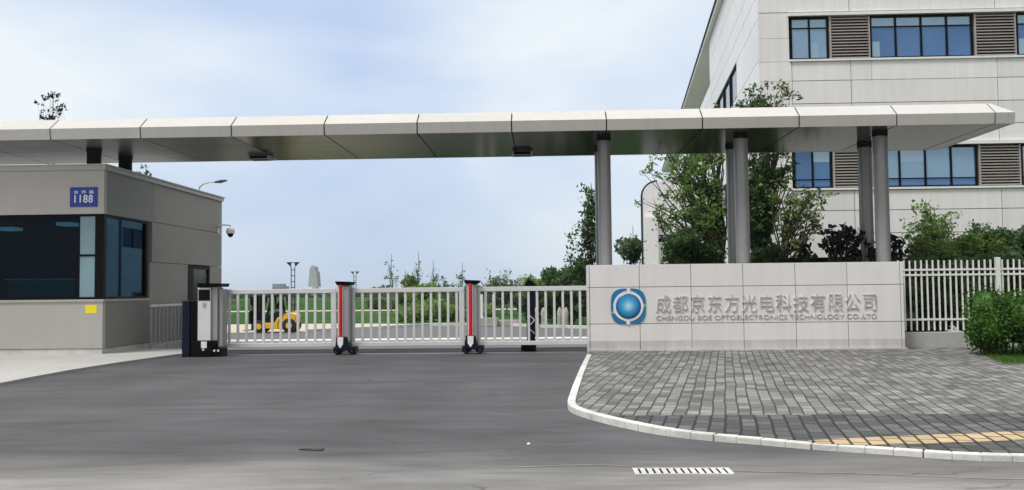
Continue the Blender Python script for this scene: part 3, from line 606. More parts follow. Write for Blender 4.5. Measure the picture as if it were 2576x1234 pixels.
def post(pa, pb, sa, sb):
    a, b = X(pa), X(pb); ya, yb = GY - .22, GY + .20
    mb = MB(); mb.box(a, b, ya, yb, .30, 1.74); p = mb.build('post', M['alu_dk'], SG, bevel=.03)
    s0, s1 = X(sa), X(sb); w = (s1 - s0)
    mb = MB(); mb.box(s0 - .02, s1 + .02, ya - .02, ya - .001, .40, 1.74); mb.build('stripe_edge', M['pinkw'], p)
    mb = MB(); mb.tube([(s0 + w / 2, ya - .018, .40), (s0 + w / 2, ya - .018, 1.76)], w * .5, 12); mb.build('stripe', M['red'], p, smooth=True)
    m0, m1 = a - .045, b + .055
    mb = MB(); mb.hexa([(m0 + .03, ya - .05, 1.742), (m1 - .05, ya - .05, 1.742), (m1 - .05, yb + .04, 1.742), (m0 + .03, yb + .04, 1.742)], [(m0 - .01, ya - .08, 1.845), (m1 + .02, ya - .08, 1.825), (m1 + .02, yb + .06, 1.825), (m0 - .01, yb + .06, 1.845)])
    mb.build('cap', M['black'], p, bevel=.02)
    mb = MB(); mb.hexa([(a - .06, ya - .06, .12), (b + .02, ya - .06, .12), (b + .02, yb, .12), (a - .06, yb, .12)], [(a - .02, ya - .05, .46), (b - .06, ya - .05, .46), (b - .06, yb - .05, .46), (a - .02, yb - .05, .46)])
    mb.box(a - .12, a + .10, ya + .02, yb, .05, .20); mb.box(b - .06, b + .14, ya + .02, yb, .05, .21)
    bs = mb.build('base', M['navy'], p, bevel=.025)
    mb = MB(); mb.prism([(s0 - .03, ya - .065, .445), (s1 + .03, ya - .065, .445), (s1 + .025, ya - .075, .27), (s0 + w / 2, ya - .08, .17), (s0 - .025, ya - .075, .27)][::-1], (0, .02, 0)); mb.build('reflector', M['white'], bs)
    for u, v in ((a - .02, ya + .02), (b + .04, ya + .02), (a - .02, yb - .05), (b + .04, yb - .05)):
        mb = MB(); mb.tube([(u - .03, v + .03, .07), (u + .03, v + .03, .07)], .07, 16); mb.build('wheel', M['tyre'], bs, smooth=True)
post(854, 884, 858, 866.5); post(1175, 1203, 1181, 1190)
# dark unit behind leaf three
a, b = ax(1325, 23.6, 800), ax(1346, 23.6, 800)
mb = MB(); mb.box(a, b, 23.5, 23.85, .1, 1.68); p = mb.build('post', M['navy'], SG, bevel=.02); tag(p, 'black gate post seen behind the right leaf')
mb = MB(); mb.hexa([(a - .05, 23.45, 1.682), (b + .05, 23.45, 1.682), (b + .05, 23.9, 1.682), (a - .05, 23.9, 1.682)], [(a + .04, 23.45, 1.86), (b - .06, 23.45, 1.80), (b - .06, 23.9, 1.80), (a + .04, 23.9, 1.86)]); mb.build('cap', M['black'], p)
mb = MB(); mb.box(a - .15, b + .02, 23.42, 23.9, .02, .2); mb.build('base', M['black'], p, bevel=.02)
mb = MB(); zz = [at(*q, 23.49) for q in ((1327, 789), (1345, 806), (1328, 824), (1345, 840))]
for (x0, za), (x1, zb_) in zip(zz, zz[1:]): mb.tube([(x0, 23.485, za), (x1, 23.485, zb_)], .012, 6)
mb.build('zigzag', M['white'], p)
# drive cabinet
DC = empty('gate_cabinet', (X(510), GY - .3, 0)); tag(DC, 'silver and black gate motor cabinet with black screen beside the booth', 'cabinet')
y0, y1 = GY - .55, GY - .1
def X(px): return ax(px, y0, 800)
def Z(py, px=520): return az(py, y0, px)
mb = MB(); mb.box(X(459), X(478), y0 - .03, y1, .0, Z(757)); mb.box(X(478) + .002, X(484), y0 + .03, y1, .0, Z(757)); mb.build('side_cover', M['navy'], DC, bevel=.01)
mb = MB(); mb.box(X(484) + .002, X(497), y0 + .05, y1, .05, Z(757)); mb.box(X(484) + .002, X(533), y0 - .03, y1 - .03, .0, Z(858)); mb.box(X(533), X(557), y0 + .02, y1, .0, Z(878)); bs = mb.build('base', M['black'], DC, bevel=.012)
mb = MB(); mb.box(X(497), X(530), y0, y1, Z(858), Z(724)); bd = mb.build('body', M['alu'], DC, bevel=.015)
mb = MB(); mb.box(X(530) + .001, X(545), y0 + .06, y1, Z(858), Z(724)); mb.box(X(545) + .001, X(556), y0 + .12, y1, Z(874), Z(728)); mb.build('side_panel', M['alu_dk'], DC, bevel=.01)
mb = MB(); mb.box(X(499), X(528), y0 - .008, y0 - .001, Z(757), Z(729)); mb.build('screen', M['black'], bd)
mb = MB(); mb.box(X(510), X(518), y0 - .01, y0 - .001, Z(774), Z(763)); mb.build('lock', M['alu_dk'], bd)
mb = MB(); mb.box(X(508), X(522), y0 - .05, y0 - .032, Z(876), Z(859.5)); mb.build('label_plate', M['white'], bs)
mb = MB(); mb.tube([(X(513), y0 - .045, Z(880)), (X(513), y0 - .031, Z(880))], .03, 12); mb.build('bolt', M['alu'], bs)
for q in (539, 549): mb = MB(); mb.tube([(X(q), y0 + .0, Z(883)), (X(q), y0 + .019, Z(883))], .03, 12); mb.build('bolt', M['alu'], bs)
mb = MB(); mb.hexa([(X(500), y0 - .05, Z(723)), (X(556), y0 - .05, Z(722.5)), (X(556), y1 + .1, Z(722.5)), (X(500), y1 + .1, Z(723))], [(X(496), y0 - .1, Z(712.5)), (X(559), y0 - .1, Z(714)), (X(559), y1 + .1, Z(714)), (X(496), y1 + .1, Z(712.5))]); mb.build('cap', M['black'], DC, bevel=.015)
def X(px): return ax(px, GY, 800)
mb = MB(); mb.box(X(545), X(556), GY - .09, GY - .05, .2, 1.6); mb.build('end_post', M['alu'], SG)
mb = MB(); mb.box(-9.1, .97, 22.98, 23.06, .0, .012); struct(mb, 'gate_rail', M['alu_dk'])

# ------------------------------------------------------------------ office building
OY = 36.0; OX0, OX1, OZ = 8.52, 34.0, 17.0; SL = .086
OB = empty('office_building', (20, 50, -.7)); tag(OB, 'large pale panelled office block with blue strip windows and louvres', 'building')
def bx(px, py=100): return ax(px, OY, py)
wr = [(10.55, 12.23), (5.44, 7.04)]
XW = bx(1990, 100)
bays = [('w', XW, bx(2085)), ('l', bx(2087), bx(2189)), ('w', bx(2191), bx(2449)), ('l', bx(2452), bx(2557)), ('w', bx(2560), bx(2560) + 4.0), ('l', bx(2560) + 4.1, bx(2560) + 5.7), ('w', bx(2560) + 5.8, 30)]
rnd = random.Random(12)
mb = MB(); mb.box(OX0 + .1, OX1, OY + .25, OY + .5, -.7, OZ - .02); mb.build('core_wall', M['seam'], OB)
mb = MB(); g = .013
def pan(x0, x1, z0, z1, gg=g): mb.box(x0 + gg, x1 - gg, OY, OY + .05, z0 + gg, z1 - gg)
vx = [OX0, 12.1, 17.75, 23.4, 29, OX1]
for za, zb_ in ((12.42, 13.45), (13.45, 14.6), (14.6, 15.8), (15.8, OZ)):
    for a, b in zip(vx, vx[1:]): pan(a, b, za, zb_)
for za, zb_ in ((9.68, 10.45), (8.77, 9.68), (7.88, 8.77), (7.2, 7.88), (4.54, 5.33), (3.64, 4.54), (2.7, 3.64), (1.7, 2.7), (.7, 1.7), (-.7, .7)):
    for a, b in zip(vx, vx[1:]):
        if a == OX0: pan(a, XW, za, zb_, g * .5); pan(XW, b, za, zb_)
        elif a == 12.1 and za > 9.6: pan(a, 12.9, za, zb_, g * .5); pan(12.9, b, za, zb_, g * .5)
        else: pan(a, b, za, zb_)
for w0, w1_ in wr:
    m_ = (w0 + w1_) / 2
    for za, zb_ in ((w0 - .1, m_), (m_, w1_ + .18)): pan(OX0, XW - .08, za, zb_, .006)
mb.build('front_wall', M['bclad'], OB)
mb = MB()
for w0, w1_ in wr:
    mb.box(XW - .12, OX1, OY - .10, OY + .2, w1_ + .03, w1_ + .15); mb.box(XW - .09, OX1, OY - .07, OY + .2, w0 - .1, w0 - .02)
mb.build('sill', M['bclad'], OB)
for ri, (w0, w1_) in enumerate(wr):
    for kind, a, b in bays:
        if kind == 'l':
            mb = MB(); mb.box(a, a + .07, OY + .0, OY + .2, w0, w1_); mb.box(b - .05, b, OY + .0, OY + .2, w0, w1_)
            n = 14; st_ = (w1_ - w0) / n
            for i in range(n):
                z = w0 + i * st_; mb.hexa([(a + .071, OY + .02, z + .01), (b - .051, OY + .02, z + .01), (b - .051, OY + .16, z + .05), (a + .071, OY + .16, z + .05)], [(a + .071, OY + .02, z + .055), (b - .051, OY + .02, z + .055), (b - .051, OY + .16, z + .09), (a + .071, OY + .16, z + .09)])
            mb.build('louvre', M['louvre'], OB)
        else:
            nb = 2 if b - a < 2 else max(2, round((b - a) / 1.03)); st_ = (b - a) / nb; tr = w1_ - .43 if ri == 0 else w0 + .33
            mb = MB(); mb.box(a, b, OY + .06, OY + .16, w0, w0 + .05); mb.box(a, b, OY + .06, OY + .16, w1_ - .07, w1_ + .028)
            for i in range(nb + 1):
                x = a + i * st_ + (.03 if i == 0 else -.03 if i == nb else 0); mb.box(x - .028, x + .028, OY + .05, OY + .17, w0 + .051, w1_ - .071)
            if ri == 0 or True: mb.box(a + .06, b - .06, OY + .075, OY + .15, tr - .02, tr + .02)
            wn_ = mb.build('window', M['black'], OB)
            first = kind == 'w' and a == XW
            for i in range(nb):
                c0, c1 = a + i * st_ + (.03 if i == 0 else .001), a + (i + 1) * st_ - (.03 if i == nb - 1 else .001); ti = rnd.uniform(-.004, .004)
                for za, zb_, pm in ((w0 + .03, tr - .001, M['pane2'] if (first and ri == 0) else M['pane']), (tr + .001, w1_ - .03, M['pane3'] if ri == 0 else M['pane2'] if not first else M['pane'])):
                    mb = MB(); mb.hexa([(c0, OY + .12 + ti, za), (c1, OY + .12 - ti, za), (c1, OY + .14, za), (c0, OY + .14, za)], [(c0, OY + .12 + ti * 2, zb_), (c1, OY + .12 + ti, zb_), (c1, OY + .14, zb_), (c0, OY + .14, zb_)]); mb.build('pane', pm, wn_)
                if rnd.random() < .35 or (ri == 0 and i == 0 and nb == 4):
                    hh = rnd.uniform(.35, .6) if ri else .62; mb = MB()
                    if ri == 0: mb.box(c0 + .02, c0 + .34, OY + .112, OY + .116, w0 + .05, w0 + .05 + hh)
                    else: mb.box(c0 + .04, c1 - .04, OY + .108, OY + .112, w1_ - .07 - hh, w1_ - .07)
                    mb.build('blind', M['pane3'], wn_)
# side wall: runs back at a slight angle
def sx(Y, off=0): return OX0 + SL * (Y - OY) + off
def side(mb, y0, y1, z0, z1, o0=0, o1=.06, gg=.015):
    y0 += gg; y1 -= gg; z0 += gg; z1 -= gg
    mb.hexa([(sx(y0, o0), y0, z0), (sx(y0, o1), y0, z0), (sx(y1, o1), y1, z0), (sx(y1, o0), y1, z0)], [(sx(y0, o0), y0, z1), (sx(y0, o1), y0, z1), (sx(y1, o1), y1, z1), (sx(y1, o0), y1, z1)])
mb = MB(); side(mb, 36.26, 56, -.7, OZ - .1, .24, .4); side(mb, 56, 120, -.7, 14.0, .24, .4); side(mb, 56, 120, 14.0, 16.6, 1.8, 2.0, 0); mb.build('core_wall', M['seam'], OB)
mb = MB(); side(mb, 56, 120, 14.05, 16.55, 1.5, 1.75, 0); side(mb, 56, 120, 13.95, 14.04, .2, 1.49, 0); mb.build('recess_wall', M['plinth'], OB)
mb = MB()
for za, zb_ in ((-.7, .7), (.7, 2.7), (2.7, 4.54), (4.54, 5.44), (5.44, 7.04), (7.04, 8.4), (8.4, 9.6), (9.6, 10.55), (10.55, 12.23), (12.23, 13.2), (13.2, 14.05), (14.05, 15.4), (15.4, 16.75)):
    yy = [36.0, 40.2, 48, 56, 66, 78, 92, 106, 120]
    for a, b in zip(yy, yy[1:]):
        if a >= 56 and za > 14: continue
        if za == 10.55 or za == 5.44:
            if a >= 43: continue
            if a == 40.2: b = 43
        side(mb, a, b, za, zb_)
mb.build('side_wall', M['bclad'], OB)
for za, zb_ in ((10.55, 12.23), (5.44, 7.04)):
    mb = MB()
    for i in range(26): y = 43.05 + i * 3; side(mb, y, y + .12, za, zb_, .02, .14, 0)
    side(mb, 43, 120, za, za + .06, .021, .13, 0); side(mb, 43, 120, zb_ - .06, zb_, .021, .13, 0); w_ = mb.build('window', M['black'], OB)
    mb = MB(); side(mb, 43, 120, za + .05, zb_ - .05, .10, .12, 0); mb.build('pane', mat('side_pane', (.05, .07, .10), .08, metal=.3), w_)
mb = MB(); side(mb, 35.7, 120.3, 16.76, 17.0, -.25, 3.5, 0); mb.box(OX0 + 3, OX1, 35.9, 36.6, 16.77, 17.01); mb.build('roof_edge', M['bclad'], OB)
mb = MB(); side(mb, 35.6, 120.5, 17.002, 17.08, -.33, 3.4, 0); mb.build('roof_flashing', M['dark'], OB)
# rear wing with the rounded corner
AY = 62.0
mb = MB(); xa, za = at(1618, 458, AY); pts = [(xa, AY, -.7)]
for i in range(9): a = PI - i / 8 * PI / 2; pts.append((xa + 1.0 + math.cos(a), AY, za - 1.0 + math.sin(a)))
pts += [(xa + 12, AY, za), (xa + 12, AY, -.7)]; mb.prism(pts[::-1], (0, .9, 0)); AW = mb.build('annex_wall', M['bclad'], OB)
mb = MB(); tr_ = [(xa - .09, AY, -.7)] + [(xa + 1.0 + math.cos(a) * 1.09, AY, za - 1.0 + math.sin(a) * 1.09) for a in [PI - i / 8 * PI / 2 for i in range(9)]]
for p_, q_ in zip(tr_, tr_[1:]): mb.tube([Vector(p_) + Vector((0, .4, 0)), Vector(q_) + Vector((0, .4, 0))], .07, 6)
mb.build('edge_trim', M['dark'], OB)
mb = MB(); p0 = at(1632, 592, AY); p1 = at(1760, 608, AY); mb.box(p0[0], p1[0], AY - .03, AY - .002, p1[1], p0[1]); fr_ = mb.build('strip_window', M['black'], OB)
mb = MB(); n = 8
for i in range(n): a = p0[0] + .1 + (p1[0] - p0[0] - .1) * i / n; mb.box(a, a + (p1[0] - p0[0]) / n * .72, AY - .05, AY - .031, (p0[1] + p1[1]) / 2 - .02, p0[1] - .05)
mb.build('pane', M['frost'], fr_)
mb = MB(); q = at(1632, 626, AY)[1]; mb.box(xa - .02, xa + .9, AY - .5, AY - .031, -.7, q + 2.1); mb.build('pier', M['bclad'], OB)

# ------------------------------------------------------------------ vegetation
def leaves(spots, size, rnd, flat=.0, elong=1.7):
    v = []; f = []
    for p in spots:
        s = size * rnd.uniform(.6, 1.35)
        n = Vector((rnd.gauss(0, 1), rnd.gauss(0, 1), rnd.gauss(0, 1) + flat)).normalized()
        u = n.orthogonal().normalized(); a = rnd.uniform(0, 2 * PI); u = (Matrix.Rotation(a, 3, n) @ u); w = n.cross(u)
        i = len(v); v += [p - u * s * elong * .5, p + w * s * .42 + n * s * .12, p + u * s * elong * .5, p - w * s * .42 + n * s * .12]; f.append((i, i + 1, i + 2, i + 3))
    return v, f
def fol(name, spots, size, m, parent, rnd, flat=.3, elong=1.7, loc=None):
    v, f = leaves(spots, size, rnd, flat, elong); me = bpy.data.meshes.new(name); off = Vector(loc or (0, 0, 0))
    me.from_pydata([tuple(Vector(p) - off) for p in v], [], f); me.update(); me.materials.append(m)
    o = bpy.data.objects.new(name, me); COL.objects.link(o)
    if parent: o.parent = parent; o.location = off - Vector(parent['_w'])
    else: o.location = off
    o['_w'] = list(off); return o
def tree(name, label, cat, base, top, blobs, m, bark, seed=1, tr=.1, per=60, size=.1, limbs=10, spread=.22, group=None, twigs=5, lean=(0, 0), clump=1.0):
    """base/top: trunk ends. blobs: [(centre, radius(x,y,z), number of branch ends)]"""
    rnd = random.Random(seed); root = empty(name, base); tag(root, label, cat, group); base = Vector(base); top = Vector(top)
    mb = MB(); pts = []; N = 8
    for i in range(N + 1):
        k = i / N; pts.append(base.lerp(top, k) + Vector((rnd.uniform(-1, 1), rnd.uniform(-1, 1), 0)) * tr * 1.1 * math.sin(k * PI))
    mb.tube(pts, [tr * (1 - .8 * i / N) for i in range(N + 1)], 8); spots = []
    for c, r, cnt in blobs:
        c = Vector(c)
        for j in range(cnt):
            while True:
                q = Vector((rnd.uniform(-1, 1), rnd.uniform(-1, 1), rnd.uniform(-1, 1)))
                if q.length < 1: break
            q = q * (.45 + .55 * q.length)
            e = c + Vector((q.x * r[0], q.y * r[1], q.z * r[2]))
            k = max(.22, min(.95, (e.z - base.z) / max(.1, top.z - base.z) * .72 + rnd.uniform(-.15, .05)))
            s = pts[int(k * N)]; mid = s.lerp(e, .5) + Vector((rnd.uniform(-.15, .15), rnd.uniform(-.15, .15), rnd.uniform(-.1, .2))) * (e - s).length
            rr = tr * (1 - .8 * k) * .5
            path = [s, s.lerp(mid, .5) + Vector((0, 0, -.02)), mid, mid.lerp(e, .5) + Vector((rnd.uniform(-.06, .06), 0, rnd.uniform(0, .1))), e]
            mb.tube(path, [rr, rr * .75, rr * .5, rr * .32, rr * .12], 5, cap=False)
            for t_ in range(twigs):
                s2 = path[rnd.choice((2, 3, 3, 4))]; d = Vector((rnd.gauss(0, 1), rnd.gauss(0, 1), rnd.gauss(.2, .8))).normalized() * rnd.uniform(.5, 1.5) * spread * 1.5
                e2 = s2 + d; mb.tube([s2, s2 + d * .5 + Vector((0, 0, .03)), e2], [rr * .28, rr * .2, rr * .08], 3, cap=False)
                n_ = int(per / twigs)
                for _ in range(n_): spots.append(s2 + d * rnd.uniform(.35, 1.05) + Vector((rnd.gauss(0, 1), rnd.gauss(0, 1), rnd.gauss(0, .7))) * spread * .42 * clump)
    mb.build('trunk', bark, root, smooth=True)
    if per: fol('crown', spots, size, m, root, rnd)
    return root
def shrub(name, label, cat, c, r, m, n, size=.07, seed=1, group=None, box=False, lumps=9, core=True, kind=None, elong=1.7, stems=6):
    """rounded or box-shaped bush: lumpy shell of leaves round a dark branching inside"""
    rnd = random.Random(seed); c = Vector(c); root = empty(name, (c.x, c.y, gz(c.y) if c.z < 2.5 else c.z)); tag(root, label, cat, group, kind)
    L_ = []; 
    if box:
        for _ in range(lumps): L_.append((c + Vector((rnd.uniform(-1, 1) * r[0], rnd.uniform(-.5, .5) * r[1], rnd.uniform(-.6, 1) * r[2])), rnd.uniform(.22, .5)))
    else:
        for _ in range(lumps):
            a = rnd.uniform(0, 2 * PI); z = rnd.uniform(-.7, .8); q = math.sqrt(1 - z * z) * rnd.uniform(.35, .75)
            L_.append((c + Vector((math.cos(a) * q * r[0], math.sin(a) * q * r[1], z * .65 * r[2])), rnd.uniform(.3, .55) * (r[0] + r[1] + r[2]) / 3))
        L_.append((c, .6 * min(r)))
    spots = []
    for _ in range(n):
        p, q = rnd.choice(L_); d = Vector((rnd.gauss(0, 1), rnd.gauss(0, 1), rnd.gauss(0, 1))).normalized()
        spots.append(p + d * q * rnd.uniform(.62, 1.06) ** 1)
    mb = MB(); bz = Vector((c.x, c.y, gz(c.y)))
    for p, q in L_[:stems]: mb.tube([Vector((c.x + (p.x - c.x) * .5, c.y, bz.z)), (bz + p) / 2 + Vector((rnd.uniform(-.05, .05), 0, 0)), p], [.02, .016, .006], 5)
    mb.build('stems', M['bark'], root)
    if core:
        mb = MB()
        for p, q in L_: mb.ball(p, q * .62, 8, 6)
        mb.build('inner_foliage', m, root)
    fol('foliage', spots, size, m, root, rnd, elong=elong)
    return root
def P(px, py, Y): x, z = at(px, py, Y); return Vector((x, Y, z))
def blob(px, py, Y, rx, rz, n, ry=None): return (P(px, py, Y), (rx * Y / F, (ry or rx) * Y / F, rz * Y / F), n)

Y = 29.5
tree('courtyard_tree', 'open crowned green tree with forking dark limbs left of the middle column pair', 'tree', (*P(1822, 700, Y).xy, gz(Y)), P(1812, 300, Y),
     [blob(1715, 430, Y, 75, 62, 20), blob(1740, 545, Y, 88, 60, 24), blob(1690, 345, Y, 55, 60, 9), blob(1800, 350, Y, 45, 60, 10), blob(1790, 480, Y, 50, 60, 12), blob(1640, 508, Y, 35, 14, 3), blob(1650, 425, Y, 38, 24, 5), blob(1672, 560, Y, 30, 22, 4)],
     M['leaf'], M['bark'], 11, tr=.17, per=75, size=.075, spread=.25, clump=.8)
Y = 30.0
tree('courtyard_tree', 'dense dark green tree rising behind and above the canopy right of the middle columns', 'tree', (*P(1925, 700, Y).xy, gz(Y)), P(1915, 262, Y),
     [blob(1910, 500, Y, 28, 135, 58), blob(1925, 400, Y, 50, 50, 14), blob(1905, 246, Y, 62, 14, 16), blob(1965, 240, Y, 34, 12, 5), blob(1975, 410, Y, 32, 36, 6)],
     M['leafd'], M['bark'], 5, tr=.14, per=84, size=.085, spread=.24, clump=.8)
Y = 28.5
tree('courtyard_tree', 'spreading small tree with bare dark limbs and leafy tips before the lower windows', 'tree', (*P(1935, 700, Y).xy, gz(Y)), P(1990, 520, Y),
     [blob(2030, 500, Y, 55, 26, 12), blob(2060, 545, Y, 28, 40, 6), blob(1990, 560, Y, 45, 45, 7), blob(2005, 610, Y, 50, 30, 4), blob(1960, 470, Y, 25, 30, 4), blob(2050, 478, Y, 30, 14, 4)],
     M['leafy'], M['bark'], 8, tr=.15, per=32, size=.09, spread=.19)
Y = 28
shrub('round_bush', 'rounded dark bush just behind the wall left of the middle columns', 'bush', P(1735, 640, Y), (1.05, .8, .75), M['leafd'], 5200, .07, 3, lumps=12)
shrub('low_bush', 'low dark bush behind the wall right of the middle columns', 'bush', P(1925, 650, 27), (.55, .5, .55), M['leafd'], 2600, .07, 4)
shrub('slim_bush', 'grey green bush behind the wall beside the leftmost column', 'bush', P(1578, 632, 30), (.5, .5, .62), M['leafg'], 2200, .08, 6, core=False)
Y = 34
tree('sapling', 'thin young tree with sparse leaves standing left of the leftmost column', 'tree', (*P(1486, 750, Y).xy, gz(Y)), P(1487, 462, Y),
     [blob(1486, 560, Y, 22, 95, 22), blob(1478, 490, Y, 14, 26, 5), blob(1450, 640, Y, 30, 50, 10), blob(1480, 680, Y, 34, 30, 9)], M['leafd'], M['bark'], 21, tr=.06, per=40, size=.10, spread=.22)
tree('sapling', 'slim grey green sapling with a pointed tip right of the leftmost column', 'tree', (*P(1590, 700, 32).xy, gz(32)), P(1592, 568, 32),
     [blob(1592, 610, 32, 14, 34, 7)], M['leafg'], M['bark'], 22, tr=.04, per=36, size=.08, spread=.18)
# dark broad-leaved plants right behind the wall
def bigleaf(label, cx, cy, w, h, n, seed, Y=24.4):
    rnd = random.Random(seed); b = P(cx, 690, Y); root = empty('potted_plant', (b.x, Y, 0)); tag(root, label, 'plant', 'dark broad leaved plants behind the sign wall')
    mb = MB(); sp = []
    for i in range(n):
        e = P(cx + rnd.uniform(-w, w), cy + rnd.uniform(-h, h), Y + rnd.uniform(-.3, .3)); s = Vector((b.x + rnd.uniform(-.25, .25) * w / 30, Y, 1.75))
        mb.tube([(s.x, s.y, 0.3), s, s.lerp(e, .6) + Vector((0, 0, .05)), e], [.03, .025, .018, .008], 5)
        for _ in range(4): sp.append(e + Vector((rnd.gauss(0, .09), rnd.gauss(0, .09), rnd.gauss(0, .06))))
    mb.build('stems', M['bark'], root); fol('foliage', sp, .17, M['leafk'], root, rnd, elong=1.5)
    mb = MB(); mb.tube([(b.x, Y, 0), (b.x, Y, .35)], [.2, .28], 14); mb.build('pot', M['dark'], root)
bigleaf('broad black green plant with big drooping leaves left of the right columns', 2115, 605, 46, 36, 40, 2)
bigleaf('small dark plant alone above the wall between the column pairs', 2025, 632, 12, 18, 9, 3)
bigleaf('dark drooping plant right beside the rightmost column', 2252, 625, 20, 22, 14, 4)
bigleaf('dark leafy plant between the two rightmost columns', 2195, 628, 10, 22, 7, 5)
# low dark planter box behind those plants
mb = MB(); a = ax(1960, 25.6, 650); b_ = ax(2272, 25.6, 650); mb.box(a, b_, 25.6, 26.3, -.3, az(648, 25.6, 2100)); tag(mb.build('planter_wall', M['dark'], bevel=.02, loc=((a + b_) / 2, 25.9, 0)), 'low black planter wall running behind the sign wall on the right', 'planter')
# hedge and small trees behind the fence
hy = 25.2
shrub('hedge', 'clipped dark green hedge filling the view behind the picket fence', 'hedge', (ax(2440, hy, 700), hy, 1.15), (2.9, .9, 1.1), M['leafd'], 30000, .075, 31, box=True, lumps=190)
Y = 26.6
shrub('low_bush', 'yellow green bush top rising over the left end of the fence', 'bush', P(2335, 640, Y), (.85, .7, .5), M['leafy'], 3600, .07, 32)
shrub('low_bush', 'bright green bush top over the middle of the fence', 'bush', P(2450, 630, Y), (.75, .7, .5), M['leaf'], 3400, .07, 33)
shrub('low_bush', 'dark bushy shrub over the fence at the right edge', 'bush', P(2555, 612, Y), (.8, .7, .65), M['leafd'], 4200, .07, 34)
shrub('low_bush', 'yellowish shrub between two others over the fence post', 'bush', P(2505, 622, Y - .3), (.4, .5, .55), M['leafy'], 2200, .065, 38)
tree('small_tree', 'small tiered green tree rising from the hedge right of the columns', 'tree', (*P(2360, 700, 27.5).xy, gz(27)), P(2338, 515, 27.5),
     [blob(2330, 530, 27.5, 22, 20, 6), blob(2365, 565, 27.5, 46, 34, 18), blob(2335, 590, 27.5, 35, 30, 9), blob(2300, 610, 27.5, 22, 28, 6)], M['leaf'], M['bark'], 35, tr=.05, per=52, size=.075, spread=.2)
tree('small_tree', 'small flat topped tree above the middle of the fence', 'tree', (*P(2465, 700, 27.5).xy, gz(27)), P(2460, 568, 27.5),
     [blob(2462, 578, 27.5, 38, 17, 11)], M['leafg'], M['bark'], 36, tr=.04, per=48, size=.075, spread=.17)
# tree crowns seen over the booth and canopy on the left
tree('bare_topped_tree', 'nearly bare dark tree top above the canopy at the far left', 'tree', (*P(135, 700, 36).xy, -.7), P(134, 240, 36),
     [blob(134, 262, 36, 40, 26, 9), blob(105, 262, 36, 22, 14, 3), blob(138, 248, 36, 14, 12, 4)], M['leafk'], M['bark'], 41, tr=.07, per=26, size=.09, spread=.12)
tree('bare_topped_tree', 'small greyish tree top peeping over the booth roof', 'tree', (*P(366, 760, 34).xy, -.7), P(367, 418, 34),
     [blob(366, 436, 34, 20, 16, 8)], M['leafg'], M['bark'], 42, tr=.05, per=30, size=.09, spread=.12)
# front bush and verge
bx_, by_ = gr(2510, 903)
shrub('front_bush', 'big glossy green bush growing in front of the picket fence', 'bush', (bx_ + .72, by_ + .35, .74), (1.3, .85, .86), M['leafb'], 17000, .052, 51, lumps=30)
rnd = random.Random(7); v = []; f = []
vx0, vy0 = gr(2480, 912); poly = [gr(2478, 904), gr(2530, 926), (13.5, 18.0), (16, 18), (16, 22.8), (bx_ + 1.0, 22.8)]
mb = MB(); mb.sheet([(x, y, PZ + .005) for x, y in poly]); 
struct(mb, 'verge_soil', mat('verge', (.06, .10, .03), .9, var=.3, scale=5))
for _ in range(15000):
    x = rnd.uniform(bx_ - 1.0, 13.2); y = rnd.uniform(18, 22.8)
    inside = False; j = len(poly) - 1
    for i in range(len(poly)):
        if (poly[i][1] > y) != (poly[j][1] > y) and x < (poly[j][0] - poly[i][0]) * (y - poly[i][1]) / (poly[j][1] - poly[i][1]) + poly[i][0]: inside = not inside
        j = i
    if not inside: continue
    a = rnd.uniform(0, 2 * PI); h = rnd.uniform(.03, .09); i = len(v); dx, dy = math.cos(a) * .006, math.sin(a) * .006; lx, ly = rnd.uniform(-.03, .03), rnd.uniform(-.03, .03)
    v += [(x - dx, y - dy, PZ), (x + dx, y + dy, PZ), (x + lx, y + ly, PZ + h)]; f.append((i, i + 1, i + 2))
mb = MB(); mb.add(v, f); tag(mb.build('verge_grass', M['leafb']), 'short green grass of the verge at the right edge', 'grass', kind='stuff')
# beyond the gate
BG = 'bare young trees beyond the gate'
for i, (px, pt, pb_, Yd, w, lab) in enumerate(((985, 640, 760, 95, 16, 'thin leafless sapling with a tall pale stem, leftmost beyond the gate'), (1050, 635, 760, 90, 18, 'leafless sapling with one long curved bough beyond the middle leaf'),
        (1090, 655, 760, 92, 12, 'leafless sapling with a stubby dark top beyond the middle leaf'), (1160, 660, 765, 90, 16, 'leafless sapling just left of the right red striped post'), (1020, 680, 765, 88, 14, 'low leafless sapling between the two leftmost saplings'), (1232, 690, 765, 94, 18, 'twiggy leafless sapling just right of the right red striped post'), (1275, 685, 765, 96, 20, 'low twiggy sapling left of the domed bush'))):
    tree('bare_sapling', lab, 'tree', (*P(px, 760, Yd).xy, -.7), P(px + (i % 2) * 3, pt, Yd), [blob(px, (pt * 1.2 + 740) / 2.2, Yd, w, 36, 9)], M['leafg'], M['barkg'], 60 + i, tr=.10, per=5, size=.2, spread=.35, group=BG)
